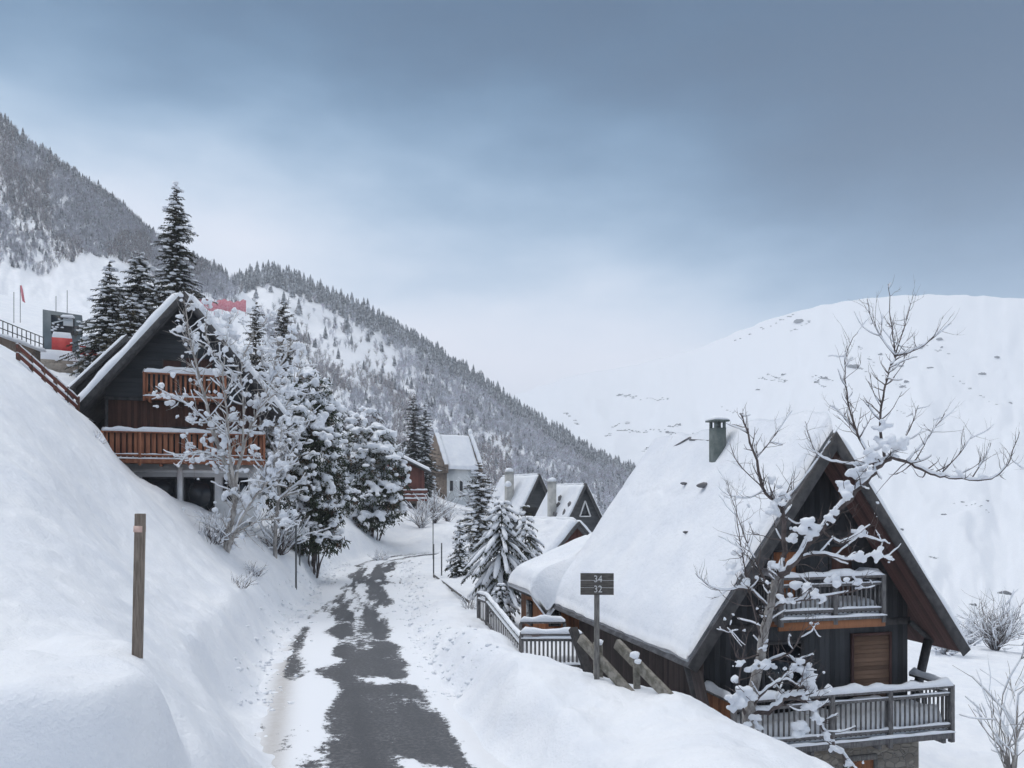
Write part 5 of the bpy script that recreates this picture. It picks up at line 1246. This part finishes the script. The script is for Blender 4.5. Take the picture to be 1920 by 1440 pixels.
bare_bush('bare_bush', G(715, 62), 1.1, 1.3, 'frosted low bush at the foot of the second evergreen by the road bend', 306, 36, snow=.05, prob=.6)
bare_bush('frosted_tree', G(815, 84), 4.2, .55, 'lavender grey frosted bare tree in front of the white house', 307, 50, snow=.035, prob=.4, clump=.05, cat='tree')
bare_bush('frosted_tree', G(790, 80), 3.6, .7, 'small frosted bare tree before the timber house base', 308, 40, snow=.035, prob=.4, clump=.05, cat='tree')
bare_bush('frosted_tree', G(840, 88), 2.6, .8, 'frosted bare tree under the white house windows', 309, 40, snow=.04, prob=.4, clump=.1, cat='tree')
bare_bush('bare_bush', G(880, 31.5), .8, .9, 'sparse lavender brown twigs at the top of the picket fence', 310, 26, snow=.015, prob=.3)
bare_bush('bare_bush', G(1866, 66), 5.0, .8, 'brown grey thicket of bare twigs beyond the chalet right eave', 311, 110, snow=.04, prob=.45)
bare_bush('bare_bush', G(1775, 60), 3.2, 1.0, 'frosted bare bush seen under the right eave of the near chalet', 312, 70, snow=.07, prob=.8)
bare_bush('bare_bush', G(1820, 74), 3.4, 1.1, 'frosted low thicket behind the other bushes at the right edge', 313, 70, snow=.07, prob=.8)
bare_bush('bare_tree', G(1898, 27), 5.2, .28, 'thin upright frosted sapling with many stems at the right edge', 314, 15, col=M['bark'], snow=.022, prob=.7, cat='tree')
bare_bush('bare_bush', G(1880, 18), 1.8, .9, 'fine bare twigs in the bottom right corner', 315, 16, snow=.015, prob=.3)
bare_bush('bare_bush', G(700, 96), 5.0, .8, 'grey frosted bare thicket on the slope behind the second evergreen', 316, 60, snow=.08, prob=.8, clump=.3)
bare_bush('bare_bush', G(740, 104), 6.0, .7, 'tall frosted thicket left of the dark green spruce', 317, 60, snow=.08, prob=.8, clump=.3)
bare_bush('bare_bush', G(905, 100), 6.0, .7, 'brown bare thicket to the right of the white house', 318, 80, snow=.05, prob=.4, clump=.1)

# dense frosted crowns closing the view between the left chalet and the evergreens
def frosted(name, px, d, limbs_px, label, seed, n=(1.1, 10), cr=(300, .10), th=.05):
    b = G(px, d); L0 = [([b + Vector((0, 0, -.2))] + [P(x, y, d + dd) for x, y, dd in limbs_px[0]], .11, .03)]
    for l in limbs_px[1:]: L0.append(([P(x, y, d + dd) for x, y, dd in l], .05, .012))
    limb_tree(name, b, L0, label, 'tree', M['bark'], M['birch'], seed, n, snow_th=th, clump_rand=cr, sub=3, twigr=.012, tw_snow=.8, up=.04, remesh=.045)
frosted('frosted_tree', 515, 39, [[(517, 1000, 0), (522, 930, .1), (515, 860, .2), (520, 780, .3), (515, 690, .4), (522, 640, .4)], [(520, 930, 0), (490, 880, -.2), (470, 830, -.3), (455, 790, -.3)], [(518, 890, 0), (550, 840, .1), (575, 790, .1), (590, 750, .1)], [(516, 850, .2), (490, 790, .1), (478, 730, 0), (470, 690, 0)], [(518, 800, .3), (545, 740, .3), (560, 690, .3), (566, 660, .3)], [(520, 940, 0), (555, 910, -.3), (585, 890, -.4)], [(520, 900, 0), (485, 900, .3), (455, 890, .3)]],
        'dense frost white tree between the cotton snow tree and the large rounded evergreen', 321)
frosted('frosted_tree', 470, 44, [[(470, 960, 0), (468, 880, 0), (462, 800, 0), (455, 720, 0), (462, 650, 0)], [(466, 880, 0), (440, 820, 0), (428, 760, 0), (425, 720, 0)], [(466, 860, 0), (495, 800, 0), (510, 740, 0), (520, 700, 0)], [(462, 780, 0), (440, 720, 0), (436, 680, 0)], [(468, 900, 0), (430, 870, 0), (410, 840, 0)], [(468, 900, 0), (500, 870, 0), (530, 850, 0)]],
        'grey frosted tree close against the right half of the left chalet front', 322, (1.2, 9), (220, .09), .045)

# ---- rocks
def rock(px, d, size, label, seed, sq=(1.4, 1, .6), group=None, sink=.2, base=None):
    rng = random.Random(seed); q = base or G(px, d); r = thing('rock', q, rng.uniform(0, 3), label, 'rock', group); mb = MB()
    for k in range(3): mb.blob((rng.gauss(0, size * .5), rng.gauss(0, size * .3), size * .1), size * rng.uniform(.5, 1), rng, sq, ICO2, .32)
    mb.build('stone', M['rock'], r); return r
rock(1803, 22, .26, 'dark angular rock just right of the lower balcony corner', 401)
rock(1824, 23, .24, 'dark rock second from the balcony corner in the snow slope', 402)
rock(1850, 24, .33, 'larger dark rock showing through snow right of the balcony', 403)
rock(1846, 20, .28, 'dark rock low in the snow at the bottom right', 404)
rock(1872, 19, .5, 'long dark rock in the snow by the bottom right corner', 405, (2, 1, .5))
def h3pt(px, py): 
    f = H3.row(px, py); x, y, z = H3.at(px, f); return Vector((float(x), float(y), float(z)))
rng = random.Random(9)
for px, py, s_, lb in ((1880, 1098, 1.7, 'largest dark rock on the white slope right of the chalet roof'), (1825, 1132, 1.0, 'small dark rock below the largest rock on the white slope'),
                       (1603, 690, 7, 'dark outcrop left of the thin tree top high on the mountain'), (1498, 603, 8, 'dark outcrop near the left shoulder of the snowy mountain')):
    rock(0, 0, s_, lb, int(px), (1.6, 1, .7), base=h3pt(px, py))
outs = [(1650, 667), (1725, 655), (1745, 640), (1760, 640), (1765, 655), (1868, 672), (1688, 728), (1706, 785), (1580, 670), (1420, 735), (1455, 705), (1530, 715), (1690, 690), (1745, 695), (1700, 720), (1805, 935), (1850, 930), (1745, 1050), (1690, 985), (1770, 965), (1895, 750), (1840, 700), (1470, 700), (1545, 710)]
for i, (px, py) in enumerate(outs):
    q = h3pt(px, py); rock(0, 0, q.y / F * rng.uniform(2.0, 4.2), 'small dark rock poking out of the white mountain slope', 500 + i, (1.6, 1, .7), 'rocks scattered over the snowy mountain', base=q)
# dark scrub lines along the far valley slope
mb = MB(); rng = random.Random(15)
for x0, y0, x1, y1, n_ in ((1425, 705, 1470, 715, 14), (1520, 700, 1560, 735, 14), (1690, 640, 1780, 665, 16), (1580, 655, 1620, 700, 9), (1680, 770, 1720, 790, 8), (1480, 620, 1520, 600, 8), (1640, 700, 1700, 730, 8), (1770, 930, 1860, 960, 10), (1700, 1030, 1770, 1060, 8), (1780, 700, 1870, 760, 10), (1350, 760, 1420, 790, 8), (1060, 775, 1085, 790, 12), (1155, 738, 1190, 744, 26), (1190, 744, 1260, 752, 14), (1140, 800, 1180, 790, 16), (1150, 806, 1240, 812, 30), (1240, 812, 1320, 824, 34), (1255, 806, 1275, 802, 14), (1200, 838, 1235, 830, 10), (1178, 866, 1216, 874, 30), (1136, 815, 1150, 812, 8), (1290, 815, 1345, 828, 12), (1440, 700, 1475, 712, 14), (1530, 705, 1560, 712, 12), (1225, 842, 1245, 836, 6), (1500, 585, 1380, 640, 14), (1600, 640, 1640, 690, 10)):
    for k in range(n_):
        t = rng.random(); q = h3pt(x0 + (x1 - x0) * t + rng.gauss(0, 2), y0 + (y1 - y0) * t + rng.gauss(0, 1.2)); s_ = q.y / F * rng.uniform(1.0, 2.0)
        mb.blob(q, s_, rng, (1.9, 1, .55), ICO1, .3)
sc_ = mb.build('scrub', M['rock'], None); tag(sc_, 'dark broken lines of scrub across the white valley slope', 'scrub', kind='stuff')

# ================================================================== the far woods
def tpl_conifer(rng, tiers=6):
    v = []; f = []; t = []
    for k in range(tiers):
        z0 = .10 + .80 * k / tiers; z1 = z0 + .30 * (1 - .4 * k / tiers); R_ = .20 * (1 - k / tiers) + .035; n_ = 7; a0 = rng.uniform(0, 6)
        b0 = len(v); v.append((0, 0, min(1, z1))); t.append((.62, .65, .70) if rng.random() < .4 else (.08, .095, .105))
        for i in range(n_ * 2):
            a = a0 + math.pi * i / n_; rr = R_ * (rng.uniform(.85, 1.2) if i % 2 == 0 else rng.uniform(.35, .55)); v.append((math.cos(a) * rr, math.sin(a) * rr, z0 - (.04 if i % 2 == 0 else 0)))
            s_ = rng.random(); t.append((.50, .53, .59) if s_ < .34 else ((.065, .08, .09) if s_ < .7 else (.14, .15, .165)))
        for i in range(n_ * 2): f.append((b0, b0 + 1 + i, b0 + 1 + (i + 1) % (n_ * 2)))
    return np.array(v), np.array(f), np.array(t)
def tpl_bare(rng, n_=34, dark=(.115, .10, .105), frost=.35):
    v = []; f = []; t = []
    def stick(p, d, l, w, c):
        d = d.normalized(); s = d.cross(Vector((rng.gauss(0, 1), rng.gauss(0, 1), rng.gauss(0, 1)))).normalized() * w; b0 = len(v)
        v.extend([tuple(p - s), tuple(p + s), tuple(p + d * l)]); f.append((b0, b0 + 1, b0 + 2)); t.extend([c] * 3)
    stick(Vector((0, 0, 0)), Vector((0, 0, 1)), .75, .02, dark)
    for _ in range(n_):
        h = rng.uniform(.2, .75); a = rng.uniform(0, 6.28); e = rng.uniform(.25, .9); p = Vector((math.cos(a) * .03, math.sin(a) * .03, h))
        d = Vector((math.cos(a) * e, math.sin(a) * e, 1)); l = rng.uniform(.16, .36); c = (.60, .62, .68) if rng.random() < frost else tuple(x * rng.uniform(.7, 1.6) for x in dark)
        stick(p, d, l, .016, c); q = p + d.normalized() * l * .6
        for _ in range(2): 
            c = (.58, .60, .66) if rng.random() < frost else tuple(x * rng.uniform(.7, 1.6) for x in dark); stick(q, d + Vector((rng.gauss(0, .7), rng.gauss(0, .7), rng.gauss(0, .4))), l * .75, .012, c)
    return np.array(v), np.array(f), np.array(t)
rt = random.Random(31)
CON = [tpl_conifer(rt) for _ in range(4)]
BAR = [tpl_bare(rt, 32, (.20, .18, .20), .70) for _ in range(4)]; BRN = [tpl_bare(rt, 30, (.155, .125, .12), .42) for _ in range(3)]
def mass(name, label, items, kind='stuff', cat='wood'):
    Vs = []; Fs = []; Ts = []; n_ = 0
    for (v, f, t), p, h, w_, a, br in items:
        c, s = math.cos(a), math.sin(a); q = np.empty_like(v); q[:, 0] = (v[:, 0] * c - v[:, 1] * s) * w_; q[:, 1] = (v[:, 0] * s + v[:, 1] * c) * w_; q[:, 2] = v[:, 2] * h
        Vs.append(q + np.array(p)); Fs.append(f + n_); Ts.append(np.clip(t * br, 0, .85)); n_ += len(v)
    me = bpy.data.meshes.new(name); F_ = np.concatenate(Fs); set_mesh(me, np.concatenate(Vs), F_.ravel(), np.full(len(F_), 3, np.int32)); add_tint(me, np.concatenate(Ts)); me.materials.append(M['tint'])
    o = bpy.data.objects.new(name, me); COL.objects.link(o); tag(o, label, cat, kind=kind); return o
def inside(poly, x, y):
    c = False; j = len(poly) - 1
    for i in range(len(poly)):
        if (poly[i][1] > y) != (poly[j][1] > y) and x < (poly[j][0] - poly[i][0]) * (y - poly[i][1]) / (poly[j][1] - poly[i][1]) + poly[i][0]: c = not c
        j = i
    return c
def nz(x, y, s, sd): return float(vnoise(np.array([x / s]), np.array([y / s]), sd)[0])
# ridge wood (right of the left chalet)
CLEAR = [(430, 545), (480, 528), (540, 545), (600, 565), (655, 600), (715, 640), (755, 662), (745, 690), (690, 678), (650, 705), (610, 690), (585, 640), (540, 600), (470, 570), (420, 585)]
GAP2 = [(640, 690), (700, 670), (740, 690), (700, 720), (650, 715)]
rng = random.Random(55); items = []
n_try = 0
while len(items) < 10200 and n_try < 50000:
    n_try += 1
    px = rng.uniform(395, 1320); ys = float(np.interp(px, H2.pxs, H2.ys)); py = ys + 2 + (960 - ys) * rng.random() ** .9
    clear = inside(CLEAR, px, py); gap = inside(GAP2, px, py) and not clear
    if clear and py - ys > 20 and rng.random() < .90 - .5 * max(0, nz(px, py, 30, 5)): continue
    if gap and rng.random() < .7: continue
    if nz(px, py, 45, 8) < -.30 and rng.random() < .6: continue
    f = float(H2.row(px, py)); x, y, z = [float(q) for q in H2.at(px, f)]
    if y < 120: continue
    near = py - ys
    con = rng.random() < (.75 if near < 26 else (.12 if near < 120 else .05))
    brown = nz(px, py, 70, 3) > .02 and near > 60 and px < 780 or (px < 960 and px > 860 and py > 830)
    h = y / F * rng.uniform(13, 23) if not con else y / F * rng.uniform(16, 27)
    if near < 18: h *= .8
    T = rng.choice(CON) if con else rng.choice(BRN if brown else BAR)
    items.append((T, (x, y, z - .3), h, h * rng.uniform(.8, 1.15) * (1 if con else 1.15), rng.uniform(0, 6.28), rng.uniform(.7, 1.3)))
while len(items) < 11400:
    px = rng.uniform(440, 1200); ys = float(np.interp(px, H2.pxs, H2.ys)); f = float(H2.row(px, ys + 1 + rng.random() ** 1.5 * 26)); x, y, z = [float(q) for q in H2.at(px, f)]; h = y / F * rng.uniform(12, 27); items.append((rng.choice(CON), (x, y, z - .3), h, h * rng.uniform(.8, 1.1), rng.uniform(0, 6.28), rng.uniform(.7, 1.3)))
mass('ridge_wood', 'frosted bare wood covering the long ridge behind the village', items)
# steep wooded hillside at far left
rng = random.Random(56); items = []; n_try = 0
while len(items) < 13500 and n_try < 60000:
    n_try += 1
    px = rng.uniform(-420, 490); ys = float(np.interp(px, H1.pxs, H1.ys)); low = float(np.interp(px, [-420, -60, 0, 100, 160, 220, 280, 340, 445, 490], [400, 506, 498, 496, 478, 470, 500, 540, 575, 600])); py = rng.uniform(ys, max(low + 12, ys + 20))
    t = (py - ys) / max(20, low - ys)
    if t > .6 and rng.random() < (t - .6) * 1.3 + .9 * max(0, -nz(px, py, 40, 12)): continue
    if px > 375 and rng.random() < (px - 375) / 110 + .25 * (py > 515): continue
    if nz(px, py, 60, 17) < -.40 and t > .3 and rng.random() < .6: continue
    f = float(H1.row(px, py)); x, y, z = [float(q) for q in H1.at(px, f)]
    con = rng.random() < (.4 if t < .12 else .08)
    h = y / F * rng.uniform(10, 19) if not con else y / F * rng.uniform(13, 24)
    T = rng.choice(CON) if con else rng.choice(BRN if nz(px, py, 60, 3) > -.05 else BAR)
    items.append((T, (x, y, z - .3), h, h * rng.uniform(.8, 1.15) * (1 if con else 1.1), rng.uniform(0, 6.28), rng.uniform(.6, 1.15)))
mass('hillside_wood', 'dark bare wood on the steep hillside at the upper left', items)
# single conifers one can tell apart on the skyline and in the clearing
def single_conifer(px, py, hp, seed, hill, proto={}):
    f = float(hill.row(px, py)); x, y, z = [float(q) for q in hill.at(px, f)]; k = seed % 4
    if k not in proto:
        v, ff, t = CON[k]; me = bpy.data.meshes.new('conifer'); set_mesh(me, v, ff.ravel(), np.full(len(ff), 3, np.int32)); add_tint(me, np.clip(t * 1.15, 0, .8)); me.materials.append(M['tint']); proto[k] = me
    o = bpy.data.objects.new('conifer', proto[k]); COL.objects.link(o); h = y / F * hp; o.location = (x, y, z - .2); o.scale = (h * 1.05, h * 1.05, h); o.rotation_euler = (0, 0, seed * 1.7)
    return o
rng = random.Random(71)
for i in range(64):
    px = 455 + (1075 - 455) * (i + rng.uniform(-.4, .4)) / 63; ys = float(np.interp(px, H2.pxs, H2.ys))
    tag(single_conifer(px, ys + rng.uniform(1, 9), rng.uniform(22, 34) * (1.15 if px < 720 else .92), i, H2), 'frosted conifer standing on the skyline of the long ridge', 'tree', 'conifers along the ridge skyline')
for i in range(9):
    px = 30 + 330 * (i + rng.uniform(-.4, .4)) / 9; ys = float(np.interp(px, H1.pxs, H1.ys))
    tag(single_conifer(px, ys + 3, rng.uniform(18, 30), i, H1), 'dark conifer sticking out above the skyline of the left hillside', 'tree', 'conifers along the left hillside skyline')
for i, (px, py, hp) in enumerate(((650, 625, 42), (648, 618, 30), (548, 560, 30), (560, 590, 34), (610, 640, 26), (690, 640, 26), (532, 575, 30), (480, 560, 24), (628, 612, 24), (716, 660, 24), (575, 560, 22), (508, 548, 22))):
    tag(single_conifer(px, py, hp, i + 1, H2), 'lone grey conifer in the snowy clearing below the ridge', 'tree', 'lone conifers in the ridge clearing')

# ================================================================== camera, light, air
cam = bpy.data.cameras.new('camera'); co = bpy.data.objects.new('camera', cam); COL.objects.link(co)
co.location = (0, 0, CAMZ); co.rotation_euler = (R(90), 0, 0)
cam.sensor_width = 36; cam.lens = F / 1920 * 36; cam.shift_y = 210 / 1920; cam.clip_start = .1; cam.clip_end = 12000
SC.camera = co

EL, AZS = 60, -75          # a bright patch of overcast up to the left, slightly behind
su = bpy.data.lights.new('sun', 'SUN'); so = bpy.data.objects.new('sun', su); COL.objects.link(so)
su.energy = 1.15; su.angle = R(40); su.color = (1.0, .975, .955)
dirv = Vector((math.sin(R(AZS)) * math.cos(R(EL)), math.cos(R(AZS)) * math.cos(R(EL)), math.sin(R(EL))))
so.rotation_euler = dirv.to_track_quat('Z', 'Y').to_euler()
wd = bpy.data.worlds.new('World'); SC.world = wd; wd.use_nodes = True; nt = wd.node_tree; bg = nt.nodes['Background']
sky = N(nt, 'ShaderNodeTexSky', sky_type='NISHITA'); sky.sun_disc = False; sky.sun_elevation = R(EL); sky.sun_rotation = R(AZS)
tc = N(nt, 'ShaderNodeTexCoord').outputs['Generated']
sp = N(nt, 'ShaderNodeSeparateXYZ'); L(nt, tc, sp.inputs[0])
mp = N(nt, 'ShaderNodeMapping'); mp.inputs['Scale'].default_value = (1.0, 1.0, 2.6); L(nt, tc, mp.inputs['Vector'])
w1 = noise_node(nt, mp.outputs[0], 2.2, 5, .5); w2 = noise_node(nt, mp.outputs[0], 7.0, 4, .5)
wob = math_node(nt, 'ADD', math_node(nt, 'MULTIPLY', math_node(nt, 'SUBTRACT', w1, .5), .25), math_node(nt, 'MULTIPLY', math_node(nt, 'SUBTRACT', w2, .5), .09))
up_ = ramp01(nt, sp.outputs[2], .02, .26)          # keep the valley mist even
rgt = math_node(nt, 'MULTIPLY', math_node(nt, 'SUBTRACT', ramp01(nt, sp.outputs[0], -.55, .55), .42), .10)
rg2 = math_node(nt, 'MULTIPLY', ramp01(nt, sp.outputs[0], .12, .58), .17)
el = math_node(nt, 'ADD', sp.outputs[2], math_node(nt, 'MULTIPLY', up_, math_node(nt, 'ADD', wob, math_node(nt, 'ADD', rgt, rg2))))
cr = N(nt, 'ShaderNodeValToRGB'); cr.color_ramp.interpolation = 'B_SPLINE'; L(nt, el, cr.inputs[0])
stops = [(0, (.72, .725, .81)), (.14, (.80, .805, .88)), (.195, (.76, .78, .86)), (.27, (.56, .65, .77)), (.34, (.265, .405, .565)), (.41, (.098, .215, .360)), (.48, (.026, .104, .210)), (.56, (.007, .064, .146)), (.74, (.003, .048, .118)), (.80, (.30, .40, .52)), (.87, (1.4, 1.5, 1.66)), (1.0, (1.85, 1.96, 2.14))]
e = cr.color_ramp.elements; e[0].position, e[0].color = stops[0][0], (*stops[0][1], 1); e[1].position, e[1].color = stops[-1][0], (*stops[-1][1], 1)
for p_, c_ in stops[1:-1]:
    q = e.new(p_); q.color = (*c_, 1)
bgs = N(nt, 'ShaderNodeBackground'); L(nt, sky.outputs[0], bgs.inputs[0]); bgs.inputs[1].default_value = .06
L(nt, cr.outputs[0], bg.inputs[0]); bg.inputs[1].default_value = 1.0
mx = N(nt, 'ShaderNodeMixShader'); mx.inputs[0].default_value = .92; L(nt, bgs.outputs[0], mx.inputs[1]); L(nt, bg.outputs[0], mx.inputs[2])
L(nt, mx.outputs[0], nt.nodes['World Output'].inputs['Surface'])

m = bpy.data.materials.new('mountain air'); m.use_nodes = True; nt = m.node_tree; nt.nodes.remove(nt.nodes['Principled BSDF'])
pv = N(nt, 'ShaderNodeVolumePrincipled'); pv.inputs['Color'].default_value = (.86, .90, .96, 1); pv.inputs['Density'].default_value = HAZE; pv.inputs['Anisotropy'].default_value = .0
L(nt, pv.outputs[0], nt.nodes['Material Output'].inputs['Volume'])
mb = MB(); mb.box(-4700, 4700, -4700, 4700, -220, 420); hz = mb.build('haze', m); tag(hz, 'pale mountain air between the village and the far slopes', 'haze', kind='stuff')

vs = SC.view_settings; vs.view_transform = 'Standard'; vs.look = 'None'; vs.exposure = 0.40; vs.gamma = 1.0
cy = SC.cycles; cy.use_denoising = True; cy.max_bounces = 8; cy.diffuse_bounces = 3; cy.glossy_bounces = 2; cy.volume_bounces = 1; cy.transmission_bounces = 2; cy.sample_clamp_indirect = 4
